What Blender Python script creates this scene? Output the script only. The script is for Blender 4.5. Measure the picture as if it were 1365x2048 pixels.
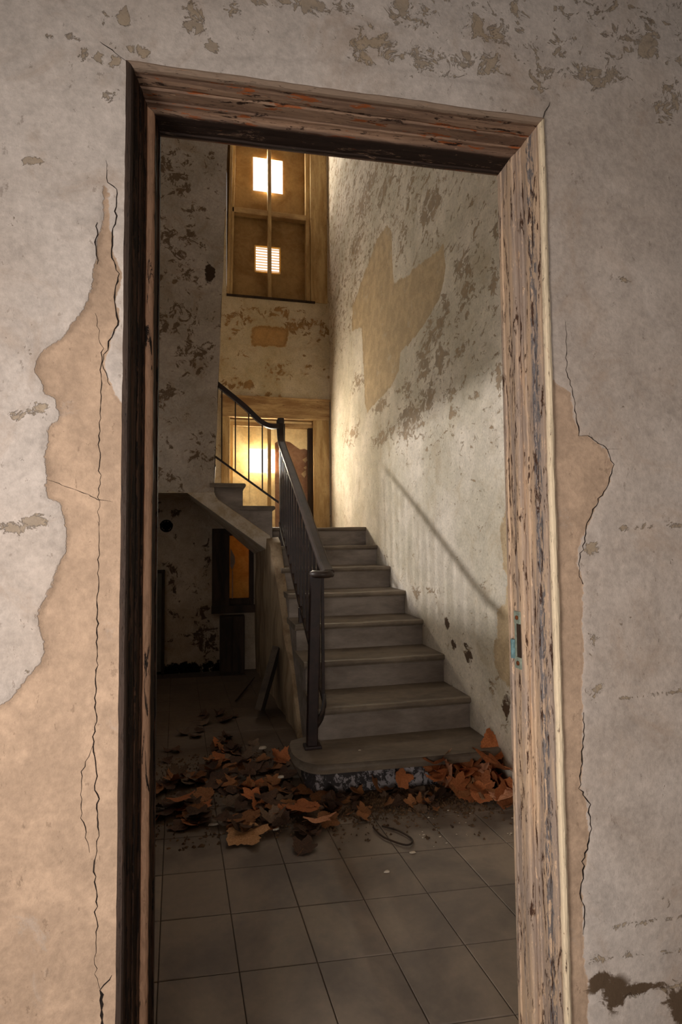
import bpy, bmesh, math, random
import numpy as np
from mathutils import Matrix, Vector

for o in list(bpy.data.objects):
    bpy.data.objects.remove(o)
SC = bpy.context.scene
COL = SC.collection
random.seed(7)
rng = np.random.default_rng(11)

# ------------------------------------------------------------------ camera
CAM_H = 1.2574
YAW, PITCH, ROLL, FPX = 0.230783, 0.053299, -0.009511, 1117.18
cd = bpy.data.cameras.new('camera')
cam = bpy.data.objects.new('camera', cd)
COL.objects.link(cam)
fwd = Vector((math.sin(YAW) * math.cos(PITCH), math.cos(YAW) * math.cos(PITCH), math.sin(PITCH)))
rt0 = Vector((math.cos(YAW), -math.sin(YAW), 0))
up0 = rt0.cross(fwd)
rt = rt0 * math.cos(ROLL) + up0 * math.sin(ROLL)
up = up0 * math.cos(ROLL) - rt0 * math.sin(ROLL)
mw = Matrix.Identity(4)
for i in range(3):
    mw[i][0], mw[i][1], mw[i][2] = rt[i], up[i], -fwd[i]
mw.translation = Vector((0, 0, CAM_H))
cam.matrix_world = mw
cd.sensor_fit = 'VERTICAL'
cd.sensor_height = 36.0
cd.lens = 36.0 * FPX / 2048.0
cd.clip_start = 0.02
SC.camera = cam

# ------------------------------------------------------------------ world, lights, exposure
wd = bpy.data.worlds.new('overcast_sky')
SC.world = wd
wd.use_nodes = True
wb = wd.node_tree.nodes['Background']
wb.inputs[0].default_value = (1.0, 0.97, 0.92, 1)
wb.inputs[1].default_value = 1.15


def area(name, loc, target, sx, sy, power, col):
    l = bpy.data.lights.new(name, 'AREA')
    l.shape = 'RECTANGLE'
    l.size, l.size_y = sx, sy
    l.energy = power
    l.color = col
    o = bpy.data.objects.new(name, l)
    COL.objects.link(o)
    o.location = loc
    d = Vector(target) - Vector(loc)
    o.rotation_euler = d.to_track_quat('-Z', 'Y').to_euler()
    return o


XHL_ = -1.30
ROOM_WIN = area('front_room_window_light', (-1.58, -0.50, 1.20), (0.10, 1.10, 0.92), 0.8, 0.9, 15, (1.0, 0.93, 0.86))
ROOM_WIN.data.spread = 1.6
BACK_FILL = area('back_room_fill_light', (-0.65, -3.12, 1.15), (0.15, 1.1, 1.05), 0.9, 1.3, 8, (1.0, 0.92, 0.84))  # frontal fill through an invented opening behind the camera
BACK_FILL.data.spread = 1.1
SIDE_BEAM = area('side_window_light', (-6.0, 5.0, 2.69), (0.62, 3.15, 1.15), 0.75, 0.32, 340, (1.0, 0.965, 0.94))
HIGH_LEFT = area('hall_fill_light', (XHL_ - 0.10, 3.05, 4.95), (1.4, 3.3, 3.6), 1.3, 1.1, 3.5, (1.0, 0.95, 0.86))  # invented upper source, added to brighten the hall
LAND_HOLE = area('landing_window_gap_light', (0.63, 6.99, 2.27), (0.63, 0, 2.27), 0.30, 0.28, 85, (1.0, 0.88, 0.67))
UP_HOLE = area('upper_window_gap_light', (0.715, 7.02, 5.99), (0.715, 0, 5.6), 0.40, 0.46, 44, (1.0, 0.93, 0.80))
VENT = area('vent_light', (0.71, 7.04, 4.88), (0.71, 0, 4.88), 0.31, 0.33, 0.35, (1.0, 0.80, 0.50))
pl = bpy.data.lights.new('landing_glow_light', 'POINT')
pl.energy, pl.color, pl.shadow_soft_size = 14.0, (1.0, 0.95, 0.78), 0.05
plo = bpy.data.objects.new('landing_glow_light', pl)
plo.location = (0.50, 7.14, 2.29)
COL.objects.link(plo)
CLOSET = area('amber_pane_backlight', (0.44, 6.30, 1.28), (0.34, 5.8, 1.10), 0.25, 0.25, 1.6, (1.0, 0.85, 0.60))  # unseen lamp added behind the amber pane to make it glow
vs = SC.view_settings
vs.view_transform = 'Standard'
vs.look = 'None'
vs.gamma = 1.0
vs.use_curve_mapping = False
vs.exposure = 0.0

# ------------------------------------------------------------------ key dimensions
XW = 1.481          # stair wall plane
YB = 6.869          # back wall plane
RISE, RUN, Y1, XL = 0.17496, 0.36564, 2.668, 0.560
Y8 = Y1 + 7 * RUN
YF = 4.95           # side plane of the upper flight
YU = 5.70           # wall under the stairs
YD, DQ = 1.1105, -0.05016    # door wall
CDQ, SDQ = math.cos(DQ), math.sin(DQ)
DXL, DXR, DZT = -0.159, 0.727, 2.200
XHL = -1.30         # left hall wall
ZC = 6.75


def W(u, v, z):     # door wall local -> world (v goes away from the camera)
    return (u * CDQ - v * SDQ, YD + u * SDQ + v * CDQ, z)


# ------------------------------------------------------------------ node helpers
class NT:
    def __init__(self, name):
        self.m = bpy.data.materials.new(name)
        self.m.use_nodes = True
        self.t = self.m.node_tree
        self.b = self.t.nodes['Principled BSDF']
        self.out = self.t.nodes['Material Output']

    def put(self, sock, v):
        if isinstance(v, bpy.types.NodeSocket):
            self.t.links.new(v, sock)
        elif isinstance(v, tuple) and len(v) == 3 and sock.type == 'RGBA':
            sock.default_value = (*v, 1)
        else:
            sock.default_value = v

    def n(self, typ, ins=None, **at):
        nd = self.t.nodes.new(typ)
        for k, v in at.items():
            setattr(nd, k, v)
        for k, v in (ins or {}).items():
            self.put(nd.inputs[k], v)
        return nd

    def M(self, op, a, b=0.0, c=0.0):
        return self.n('ShaderNodeMath', {0: a, 1: b, 2: c}, operation=op).outputs[0]

    def pos(self):
        return self.n('ShaderNodeTexCoord').outputs['Object']

    def vmul(self, v, s):
        return self.n('ShaderNodeVectorMath', {0: v, 1: s}, operation='MULTIPLY').outputs[0]

    def noise(self, v, scale, detail=4.0, rough=0.6, dist=0.0):
        return self.n('ShaderNodeTexNoise', {'Vector': v, 'Scale': scale, 'Detail': detail, 'Roughness': rough, 'Distortion': dist}).outputs[0]

    def sstep(self, v, lo, hi, a=0.0, b=1.0):
        return self.n('ShaderNodeMapRange', {0: v, 1: lo, 2: hi, 3: a, 4: b}, interpolation_type='SMOOTHSTEP').outputs[0]

    def mix(self, f, a, b, blend='MIX'):
        nd = self.n('ShaderNodeMix', data_type='RGBA', blend_type=blend)
        self.put(nd.inputs[0], f)
        self.put(nd.inputs[6], a)
        self.put(nd.inputs[7], b)
        return nd.outputs[2]

    def gray(self, v):
        return self.n('ShaderNodeCombineColor', {0: v, 1: v, 2: v}).outputs[0]

    def bump(self, h, strength, dist):
        return self.n('ShaderNodeBump', {'Height': h, 'Strength': strength, 'Distance': dist}).outputs[0]

    def fin(self, col, rough=0.85, normal=None, spec=0.3):
        self.put(self.b.inputs['Base Color'], col)
        self.put(self.b.inputs['Roughness'], rough)
        self.put(self.b.inputs['Specular IOR Level'], spec)
        if normal is not None:
            self.put(self.b.inputs['Normal'], normal)
        return self.m


def S(r, g, b):     # sRGB 0-255 -> linear
    return tuple(((c / 255) / 12.92 if c / 255 <= 0.04045 else ((c / 255 + 0.055) / 1.055) ** 2.4) for c in (r, g, b))


def plaster(name, p1, p2, tan, under, dirt, streak=(1, 1, 1), peel_thr=0.66, peel_gain=0.30, sscale=14.0, bump=0.5, fleck=0.0, peel_op=0.88, lip_op=0.30):
    k = NT(name)
    p = k.pos()
    at = k.n('ShaderNodeAttribute', attribute_name='mask')
    sp = k.n('ShaderNodeSeparateColor', {0: at.outputs['Color']})
    R, G, B = sp.outputs
    big = k.noise(p, 2.2, 3, 0.5)
    mid = k.noise(p, 11, 6, 0.62, 0.3)
    fine = k.noise(p, 70, 6, 0.68)
    st = k.noise(k.vmul(p, streak), sscale, 8, 0.74, 0.6)
    paint = k.mix(k.sstep(big, 0.36, 0.64), p1, p2)
    var = k.M('ADD', k.M('MULTIPLY', mid, 0.6), k.M('MULTIPLY', fine, 0.8))
    paint = k.mix(1.0, paint, k.gray(k.M('ADD', var, 0.30)), 'MULTIPLY')
    stn = k.noise(p, 4.5, 8, 0.72, 0.8)
    paint = k.mix(k.M('MULTIPLY', k.sstep(stn, 0.50, 0.68), 0.40), paint, tuple(c * 0.72 for c in tan))
    paint = k.mix(k.M('MULTIPLY', k.sstep(stn, 0.46, 0.34), 0.30), paint, tuple(min(1, c * 1.22) for c in p1))
    tanc = k.mix(k.sstep(mid, 0.35, 0.62), tan, tuple(c * 0.80 for c in tan))
    tanc = k.mix(1.0, tanc, k.gray(k.M('ADD', k.M('MULTIPLY', fine, 0.7), 0.65)), 'MULTIPLY')
    tanc = k.mix(k.M('MULTIPLY', k.sstep(stn, 0.56, 0.70), 0.5), tanc, tuple(c * 0.62 for c in tan))
    tanc = k.mix(k.M('MULTIPLY', k.sstep(stn, 0.42, 0.34), 0.45), tanc, p2)
    tv = k.M('ADD', R, k.M('ADD', k.M('MULTIPLY', k.M('SUBTRACT', mid, 0.5), 0.55), k.M('MULTIPLY', k.M('SUBTRACT', fine, 0.5), 0.30)))
    tm = k.sstep(tv, 0.47, 0.53)
    lip = k.M('MULTIPLY', k.sstep(tv, 0.50, 0.55), k.sstep(tv, 0.75, 0.55))
    col = k.mix(tm, paint, tanc)
    col = k.mix(k.M('MULTIPLY', lip, lip_op), col, dirt)
    pv = k.M('ADD', k.M('ADD', st, k.M('MULTIPLY', G, peel_gain)), k.M('MULTIPLY', k.M('SUBTRACT', fine, 0.5), 0.10))
    pm = k.M('MULTIPLY', k.sstep(pv, peel_thr - 0.018, peel_thr + 0.018), k.M('SUBTRACT', 1.0, k.M('MULTIPLY', tm, 0.85)))
    uc = k.mix(k.sstep(mid, 0.4, 0.6), under, tuple(c * 0.66 for c in under))
    col = k.mix(k.M('MULTIPLY', pm, peel_op), col, uc)
    if fleck > 0:
        fl = k.noise(k.vmul(p, (1.0, 1.0, 0.6)), 48, 5, 0.75)
        col = k.mix(k.M('MULTIPLY', k.sstep(fl, 0.632, 0.655), fleck), col, dirt)
    dv = k.M('MULTIPLY', k.sstep(B, 0.05, 0.5), k.sstep(k.M('ADD', k.M('ADD', k.M('MULTIPLY', mid, 0.5), k.M('MULTIPLY', st, 0.5)), k.M('MULTIPLY', B, 0.22)), 0.60, 0.66))
    col = k.mix(dv, col, dirt)
    h = k.M('SUBTRACT', k.M('ADD', k.M('MULTIPLY', fine, 0.55), k.M('MULTIPLY', mid, 0.35)), k.M('ADD', k.M('MULTIPLY', tm, 0.4), k.M('MULTIPLY', pm, 0.5)))
    return k.fin(col, 0.92, k.bump(h, bump, 0.004), 0.15)


def jamb_mat(name, base, second, wood, bead, thr_wood, thr_second, orange=None, zone=None, solid_zone=False):
    """weathered layered paint on timber; UV = (metres along, metres across)"""
    k = NT(name)
    uv = k.n('ShaderNodeUVMap', uv_map='UVMap').outputs[0]
    s1 = k.noise(k.vmul(uv, (7.0, 58, 1)), 1.0, 8, 0.76, 0.9)
    s2 = k.noise(k.vmul(uv, (26.0, 130, 1)), 1.0, 7, 0.74, 0.5)
    s3 = k.noise(k.vmul(uv, (2.6, 40, 1)), 1.0, 5, 0.66, 0.5)
    gr = k.noise(k.vmul(uv, (60, 420, 1)), 1.0, 4, 0.6)
    sx = k.n('ShaderNodeSeparateXYZ', {0: uv})
    t = sx.outputs[1]
    c = k.mix(k.sstep(s3, 0.40, 0.60), base, second)
    c = k.mix(k.M('MULTIPLY', k.sstep(s2, thr_second, thr_second + 0.02), 0.9), c, tuple(x * 1.25 for x in base))
    if orange:
        c = k.mix(k.M('MULTIPLY', k.sstep(k.noise(k.vmul(uv, (8.0, 60, 1)), 1.0, 5, 0.7), orange, orange + 0.015), 0.9), c, S(150, 78, 34))
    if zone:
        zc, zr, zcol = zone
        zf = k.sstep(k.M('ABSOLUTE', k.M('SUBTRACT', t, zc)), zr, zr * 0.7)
        if not solid_zone:
            zf = k.M('MULTIPLY', zf, k.sstep(s2, 0.48, 0.51))
            c = k.mix(k.M('MULTIPLY', zf, 0.85), c, zcol)
    wm = k.sstep(k.M('ADD', k.M('MULTIPLY', s1, 0.65), k.M('MULTIPLY', s2, 0.35)), thr_wood, thr_wood + 0.018)
    c = k.mix(wm, c, wood)
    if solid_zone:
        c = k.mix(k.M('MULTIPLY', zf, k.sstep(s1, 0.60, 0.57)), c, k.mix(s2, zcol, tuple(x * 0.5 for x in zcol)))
    bm = k.M('MULTIPLY', k.sstep(t, 0.033, 0.028), k.sstep(s2, 0.62, 0.60))
    c = k.mix(k.M('MULTIPLY', bm, 0.9), c, bead)
    c = k.mix(1.0, c, k.gray(k.M('ADD', k.M('MULTIPLY', gr, 0.5), 0.75)), 'MULTIPLY')
    h = k.M('SUBTRACT', k.M('MULTIPLY', gr, 0.3), k.M('MULTIPLY', wm, 0.7))
    return k.fin(c, 0.75, k.bump(h, 0.6, 0.002), 0.3)


def simple(name, c1, c2, scale=8.0, stretch=(1, 1, 1), rough=0.8, bump=0.25, metal=0.0, spec=0.3, spk=None, bd=0.004):
    k = NT(name)
    p = k.vmul(k.pos(), stretch)
    n1 = k.noise(p, scale, 6, 0.65, 0.3)
    n2 = k.noise(p, scale * 7, 5, 0.7)
    c = k.mix(k.sstep(n1, 0.34, 0.66), c1, c2)
    c = k.mix(1.0, c, k.gray(k.M('ADD', k.M('MULTIPLY', n2, 0.6), 0.7)), 'MULTIPLY')
    if spk:
        c = k.mix(k.M('MULTIPLY', k.sstep(n2, spk[0], spk[0] + 0.02), spk[2] if len(spk) > 2 else 1.0), c, spk[1])
    k.put(k.b.inputs['Metallic'], metal)
    return k.fin(c, rough, k.bump(k.M('ADD', n1, k.M('MULTIPLY', n2, 0.5)), bump, bd), spec)


def sheet(name, c1, c2, trans, scale=6.0, stretch=(1, 1, 1)):
    """thin covering that lets daylight glow through"""
    k = NT(name)
    p = k.vmul(k.pos(), stretch)
    n1 = k.noise(p, scale, 6, 0.7, 0.4)
    n2 = k.noise(p, scale * 8, 4, 0.7)
    c = k.mix(k.sstep(n1, 0.35, 0.65), c1, c2)
    c = k.mix(1.0, c, k.gray(k.M('ADD', k.M('MULTIPLY', n2, 0.6), 0.7)), 'MULTIPLY')
    k.fin(c, 0.7)
    tr = k.n('ShaderNodeBsdfTranslucent', {'Color': c})
    mx = k.n('ShaderNodeMixShader', {0: trans})
    k.t.links.new(k.b.outputs[0], mx.inputs[1])
    k.t.links.new(tr.outputs[0], mx.inputs[2])
    k.t.links.new(mx.outputs[0], k.out.inputs[0])
    return k.m


# ------------------------------------------------------------------ mesh helpers
def mesh_obj(name, verts, faces, mat, parent=None, smooth=False, uv=None):
    me = bpy.data.meshes.new(name)
    me.from_pydata([tuple(map(float, v)) for v in verts], [], faces)
    me.update()
    if uv is not None:
        l = me.uv_layers.new(name='UVMap')
        vi = np.zeros(len(me.loops), dtype=np.int32)
        me.loops.foreach_get('vertex_index', vi)
        l.data.foreach_set('uv', np.asarray(uv, dtype=np.float32)[vi].ravel())
    bm = bmesh.new()
    bm.from_mesh(me)
    bmesh.ops.recalc_face_normals(bm, faces=bm.faces)
    bm.to_mesh(me)
    bm.free()
    if smooth:
        me.polygons.foreach_set('use_smooth', [True] * len(me.polygons))
    if mat:
        me.materials.append(mat)
    o = bpy.data.objects.new(name, me)
    COL.objects.link(o)
    if parent:
        o.parent = parent
    return o


def tag(o, label=None, cat=None, group=None, kind=None):
    if label:
        o['label'] = label
    if cat:
        o['category'] = cat
    if group:
        o['group'] = group
    if kind:
        o['kind'] = kind
    return o


def empty(name, loc=(0, 0, 0)):
    o = bpy.data.objects.new(name, None)
    o.empty_display_size = 0.1
    COL.objects.link(o)
    return o


class MB:
    def __init__(self):
        self.v, self.f = [], []

    def add(self, v, f):
        b = len(self.v)
        self.v += [tuple(x) for x in v]
        self.f += [tuple(i + b for i in q) for q in f]
        return self

    def box(self, x0, x1, y0, y1, z0, z1, fn=None):
        v = [(x, y, z) for x in (x0, x1) for y in (y0, y1) for z in (z0, z1)]
        if fn:
            v = [fn(*q) for q in v]
        return self.add(v, [(0, 1, 3, 2), (4, 6, 7, 5), (0, 4, 5, 1), (2, 3, 7, 6), (0, 2, 6, 4), (1, 5, 7, 3)])

    def bbox(self, x0, x1, y0, y1, z0, z1, b=0.004, fn=None):
        """box with chamfered edges"""
        bm = bmesh.new()
        m = Matrix.Translation(((x0 + x1) / 2, (y0 + y1) / 2, (z0 + z1) / 2)) @ Matrix.Diagonal((x1 - x0, y1 - y0, z1 - z0, 1))
        bmesh.ops.create_cube(bm, size=1.0, matrix=m)
        bmesh.ops.bevel(bm, geom=list(bm.edges), offset=b, segments=2, profile=0.7, affect='EDGES')
        bm.verts.index_update()
        v = [tuple(q.co) for q in bm.verts]
        if fn:
            v = [fn(*q) for q in v]
        f = [[q.index for q in p.verts] for p in bm.faces]
        bm.free()
        return self.add(v, f)

    def loft(self, rings, cap=True):
        n = len(rings[0])
        v = [p for r in rings for p in r]
        f = []
        for i in range(len(rings) - 1):
            for j in range(n):
                k = (j + 1) % n
                f.append((i * n + j, i * n + k, (i + 1) * n + k, (i + 1) * n + j))
        if cap:
            f.append(tuple(range(n))[::-1])
            f.append(tuple((len(rings) - 1) * n + j for j in range(n)))
        return self.add(v, f)

    def poly(self, pts, d):
        """prism from a planar polygon and an offset vector"""
        a = [Vector(p) for p in pts]
        b = [p + Vector(d) for p in a]
        n = len(a)
        f = [tuple(range(n)), tuple(range(2 * n - 1, n - 1, -1))]
        for i in range(n):
            j = (i + 1) % n
            f.append((i, j, n + j, n + i))
        return self.add([tuple(q) for q in a + b], f)

    def tube(self, pts, rad, n=8, flat=1.0, up=(0, 0, 1)):
        P = [Vector(p) for p in pts]
        rs = []
        for i, p in enumerate(P):
            t = (P[min(i + 1, len(P) - 1)] - P[max(i - 1, 0)]).normalized()
            s = t.cross(Vector(up))
            if s.length < 1e-3:
                s = t.cross(Vector((0, 1, 0)))
            s.normalize()
            w = s.cross(t)
            r = rad[i] if isinstance(rad, (list, tuple)) else rad
            rs.append([tuple(p + s * (r * math.cos(2 * math.pi * k / n)) + w * (r * flat * math.sin(2 * math.pi * k / n))) for k in range(n)])
        return self.loft(rs)

    def build(self, name, mat, parent=None, smooth=False):
        return mesh_obj(name, self.v, self.f, mat, parent, smooth)


def vnoise(x, y, seed=0):
    """smooth value noise in numpy"""
    r = np.random.default_rng(seed).random((64, 64))
    xi, yi = np.floor(x).astype(int), np.floor(y).astype(int)
    fx, fy = x - xi, y - yi
    fx = fx * fx * (3 - 2 * fx)
    fy = fy * fy * (3 - 2 * fy)
    g = lambda a, b: r[a % 64, b % 64]
    return (g(xi, yi) * (1 - fx) + g(xi + 1, yi) * fx) * (1 - fy) + (g(xi, yi + 1) * (1 - fx) + g(xi + 1, yi + 1) * fx) * fy


def fbm(x, y, seed=0, o=4):
    s, a, t = 0, 1.0, 0
    for i in range(o):
        s = s + a * vnoise(x * 2 ** i, y * 2 ** i, seed + i)
        t += a
        a *= 0.55
    return s / t


def sdf(P, u, v):
    """signed distance to polygon, positive inside"""
    d = np.full(u.shape, 1e9)
    ins = np.zeros(u.shape, bool)
    n = len(P)
    for i in range(n):
        (x0, y0), (x1, y1) = P[i], P[(i + 1) % n]
        ex, ey = x1 - x0, y1 - y0
        L = ex * ex + ey * ey + 1e-12
        t = np.clip(((u - x0) * ex + (v - y0) * ey) / L, 0, 1)
        d = np.minimum(d, (u - x0 - t * ex) ** 2 + (v - y0 - t * ey) ** 2)
        c = ((y0 > v) != (y1 > v)) & (u < (x1 - x0) * (v - y0) / (y1 - y0 + 1e-12) + x0)
        ins ^= c
    d = np.sqrt(d)
    return np.where(ins, d, -d)


def blobs(L, u, v, p=1.0):
    f = np.zeros(u.shape)
    for b in L:
        f = np.maximum(f, np.exp(-0.7 * (((u - b[0]) / b[2]) ** 2 + ((v - b[1]) / b[3]) ** 2) ** p))
    return f


def lines(L, u, v, w):
    f = np.zeros(u.shape)
    for P in L:
        for (x0, y0), (x1, y1) in zip(P[:-1], P[1:]):
            ex, ey = x1 - x0, y1 - y0
            t = np.clip(((u - x0) * ex + (v - y0) * ey) / (ex * ex + ey * ey), 0, 1)
            f = np.maximum(f, np.exp(-((u - x0 - t * ex) ** 2 + (v - y0 - t * ey) ** 2) / w ** 2))
    return f


def grid_wall(name, us, vs_, mapfn, mask, disp, hole, mat, extra=None):
    us, vs_ = np.asarray(us), np.asarray(vs_)
    U, V = np.meshgrid(us, vs_, indexing='ij')
    X, Y, Z = mapfn(U, V, disp)
    co = np.stack([X, Y, Z], -1).reshape(-1, 3)
    nu, nv = len(us), len(vs_)
    I, J = np.meshgrid(np.arange(nu - 1), np.arange(nv - 1), indexing='ij')
    cu = (us[:-1] + us[1:])[:, None] / 2 + 0 * J
    cv_ = (vs_[:-1] + vs_[1:])[None, :] / 2 + 0 * I
    keep = ~hole(cu, cv_) if hole else np.ones(I.shape, bool)
    I, J = I[keep], J[keep]
    F = np.stack([I * nv + J, (I + 1) * nv + J, (I + 1) * nv + J + 1, I * nv + J + 1], -1)
    ev, ef = (extra.v, extra.f) if extra else ([], [])
    base = len(co)
    me = bpy.data.meshes.new(name)
    allv = np.concatenate([co, np.array(ev, float).reshape(-1, 3)]) if ev else co
    nF = len(F)
    tot = [4] * nF + [len(q) for q in ef]
    flat = list(F.ravel()) + [i + base for q in ef for i in q]
    me.vertices.add(len(allv))
    me.vertices.foreach_set('co', allv.astype(np.float32).ravel())
    me.loops.add(len(flat))
    me.loops.foreach_set('vertex_index', np.array(flat, dtype=np.int32))
    me.polygons.add(len(tot))
    me.polygons.foreach_set('loop_start', np.concatenate([[0], np.cumsum(tot)[:-1]]).astype(np.int32))
    me.polygons.foreach_set('use_smooth', [True] * nF + [False] * len(ef))
    me.update(calc_edges=True)
    at = me.attributes.new('mask', 'FLOAT_COLOR', 'POINT')
    c = np.zeros((len(allv), 4), np.float32)
    c[:base, :3] = mask.reshape(-1, 3)
    c[:, 3] = 1
    at.data.foreach_set('color', c.ravel())
    me.validate()
    me.materials.append(mat)
    o = bpy.data.objects.new(name, me)
    COL.objects.link(o)
    return o


def rngs(*segs):
    out = []
    for a, b, st in segs:
        n = max(1, int(round((b - a) / st)))
        out += list(np.linspace(a, b, n + 1)[(1 if out else 0):])
    return np.array(out)


# ------------------------------------------------------------------ materials
M = {}
M['front'] = plaster('front_wall_plaster', S(196, 183, 174), S(180, 165, 154), S(192, 163, 139), S(158, 134, 102), S(92, 74, 58), (1, 1, 1), 0.685, 0.27, 24, 0.8, 0.35, 0.62, 0.22)
M['stairwall'] = plaster('stair_wall_plaster', S(210, 199, 184), S(190, 180, 162), S(192, 168, 134), S(146, 118, 86), S(80, 60, 44), (1, 0.9, 1.35), 0.655, 0.215, 13, 0.7, 0.6, 0.75, 0.10)
M['backwall'] = plaster('back_wall_plaster', S(200, 188, 166), S(184, 170, 142), S(186, 148, 100), S(152, 116, 72), S(80, 60, 40), (1, 1, 1), 0.68, 0.20, 8, 0.5, 0.4)
M['blockwall'] = plaster('spine_wall_plaster', S(178, 166, 154), S(160, 148, 134), S(160, 130, 96), S(112, 88, 62), S(64, 50, 38), (1, 1, 1), 0.66, 0.18, 11, 0.5, 0.6)
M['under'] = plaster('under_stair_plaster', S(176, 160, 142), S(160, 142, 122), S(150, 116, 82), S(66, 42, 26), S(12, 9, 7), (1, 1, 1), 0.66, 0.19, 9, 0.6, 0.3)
M['band'] = simple('soffit_plaster', S(196, 184, 168), S(168, 150, 124), 9, (1, 1, 1), 0.9, 0.5, spk=(0.62, S(130, 100, 66), 0.7))
M['spandrel'] = simple('spandrel_plaster', S(150, 130, 104), S(108, 86, 62), 7, (1, 1, 0.25), 0.9, 0.6, spk=(0.63, S(90, 66, 44), 0.6))
M['room'] = simple('dark_room_plaster', S(120, 106, 94), S(96, 84, 74), 3, (1, 1, 1), 0.9, 0.3)
M['plain'] = simple('bare_plaster', S(176, 160, 144), S(150, 132, 114), 3, (1, 1, 1), 0.9, 0.3)
M['jamb_r'] = jamb_mat('jamb_timber_worn_tan', S(196, 166, 138), S(160, 140, 126), S(70, 45, 31), S(236, 214, 182), 0.545, 0.58, 0.70, (0.060, 0.014, S(92, 92, 98)))
M['jamb_h'] = jamb_mat('head_timber_brown', S(152, 122, 100), S(118, 92, 76), S(50, 32, 22), S(150, 128, 110), 0.555, 0.60, 0.585, (0.150, 0.036, S(52, 36, 28)), True)  # dark zone puts the shade of the head's underside into its colour
M['jamb_l'] = jamb_mat('jamb_timber_dark', S(84, 58, 42), S(56, 38, 28), S(28, 18, 13), S(60, 46, 38), 0.50, 0.66, 0.70, (0.115, 0.013, S(206, 160, 128)), True)  # tan zone paints in the light on the jamb's front-facing strip
M['stone'] = simple('grey_stone_tread', S(126, 114, 100), S(98, 87, 76), 5, (0.6, 1, 1), 0.62, 0.2, spk=(0.70, S(190, 170, 130), 0.5))
M['riser'] = simple('grey_stone_riser', S(142, 132, 124), S(110, 100, 92), 3.5, (0.5, 1, 1.4), 0.7, 0.2, spk=(0.70, S(160, 140, 116), 0.5))
M['riser1'] = plaster('peeling_bottom_riser', S(168, 160, 162), S(150, 143, 144), S(100, 90, 80), S(26, 20, 18), S(14, 11, 10), (1, 1, 1), 0.52, 0.1, 22, 0.6)
M['tile'] = None
M['rail'] = simple('dark_painted_iron', S(46, 30, 28), S(28, 18, 18), 14, (1, 1, 1), 0.42, 0.2, 0.2, 0.5, spk=(0.72, S(120, 100, 86), 0.6))
M['handrail'] = simple('worn_dark_handrail', S(70, 56, 48), S(42, 33, 28), 6, (1, 0.4, 1), 0.5, 0.15, 0, 0.35)
M['casing'] = simple('ochre_painted_casing', S(196, 170, 124), S(158, 128, 84), 7, (1.6, 1, 0.3), 0.75, 0.35, spk=(0.63, S(84, 58, 36), 0.7))
M['casing_h'] = simple('ochre_painted_head', S(192, 164, 120), S(144, 112, 76), 7, (0.3, 1, 1.6), 0.75, 0.35, spk=(0.62, S(84, 58, 36), 0.7))
M['darkwood'] = simple('dark_stained_wood', S(62, 46, 34), S(36, 26, 20), 6, (2, 2, 0.4), 0.75, 0.35)
M['board'] = sheet('brown_backlit_board', S(172, 142, 98), S(146, 114, 72), 0.20, 3.5)
M['paper'] = sheet('rust_brown_paper', S(182, 150, 126), S(160, 122, 98), 0.24, 4.0)
M['cream_sheet'] = sheet('cream_translucent_sheet', S(236, 218, 182), S(220, 198, 158), 0.55, 3.0)
M['amber'] = sheet('amber_glowing_pane', S(220, 172, 96), S(196, 140, 70), 0.5, 3.0)
M['slat'] = sheet('cream_vent_slat', S(255, 226, 160), S(240, 205, 130), 0.6, 10)
M['ironhinge'] = simple('verdigris_hinge', S(150, 156, 140), S(120, 128, 116), 60, (1, 1, 1), 0.6, 0.3)
M['knuckle'] = simple('blue_green_hinge_barrel', S(110, 142, 146), S(84, 110, 112), 80, (1, 1, 1), 0.55, 0.3)
M['rust'] = simple('rusty_screw', S(116, 62, 26), S(70, 36, 18), 120, (1, 1, 1), 0.9, 0.3)
M['dark'] = simple('dark_crack', S(40, 30, 25), S(24, 18, 15), 60, (1, 1, 1), 1.0, 0.2)
M['black'] = simple('pipe_hole_black', S(14, 11, 10), S(8, 7, 6), 20, (1, 1, 1), 1.0, 0.2)  # flat black for the lining of the pipe hole
M['grey_door'] = simple('grey_green_door', S(92, 88, 78), S(74, 70, 62), 4, (1, 1, 0.5), 0.8, 0.2)
M['grime'] = plaster('dirt_on_floor', S(90, 74, 60), S(70, 56, 44), S(90, 74, 60), S(60, 46, 34), S(40, 30, 22))


def tile_material():
    k = NT('dusty_grey_floor_tile')
    p = k.pos()
    oi = k.n('ShaderNodeObjectInfo').outputs['Random']
    geo = k.n('ShaderNodeNewGeometry').outputs['Position']
    n1 = k.noise(geo, 2.6, 5, 0.6, 0.4)
    n2 = k.noise(geo, 30, 6, 0.7)
    n3 = k.noise(geo, 140, 4, 0.7)
    c = k.mix(k.sstep(n1, 0.36, 0.64), S(136, 121, 107), S(106, 95, 87))
    c = k.mix(1.0, c, k.gray(k.M('ADD', k.M('MULTIPLY', oi, 0.22), 0.80)), 'MULTIPLY')
    c = k.mix(1.0, c, k.gray(k.M('ADD', k.M('MULTIPLY', n2, 0.5), 0.75)), 'MULTIPLY')
    sx = k.n('ShaderNodeSeparateXYZ', {0: geo})
    d = k.sstep(k.M('ADD', sx.outputs[1], k.M('MULTIPLY', k.M('SUBTRACT', n1, 0.5), 1.2)), 2.25, 2.75)
    c = k.mix(k.M('MULTIPLY', d, 0.72), c, k.mix(n2, S(96, 76, 56), S(62, 48, 36)))
    c = k.mix(k.sstep(n3, 0.70, 0.72), c, S(90, 74, 60))
    return k.fin(c, k.M('ADD', k.M('MULTIPLY', n2, 0.3), 0.42), k.bump(n2, 0.12, 0.002), 0.35)


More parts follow.
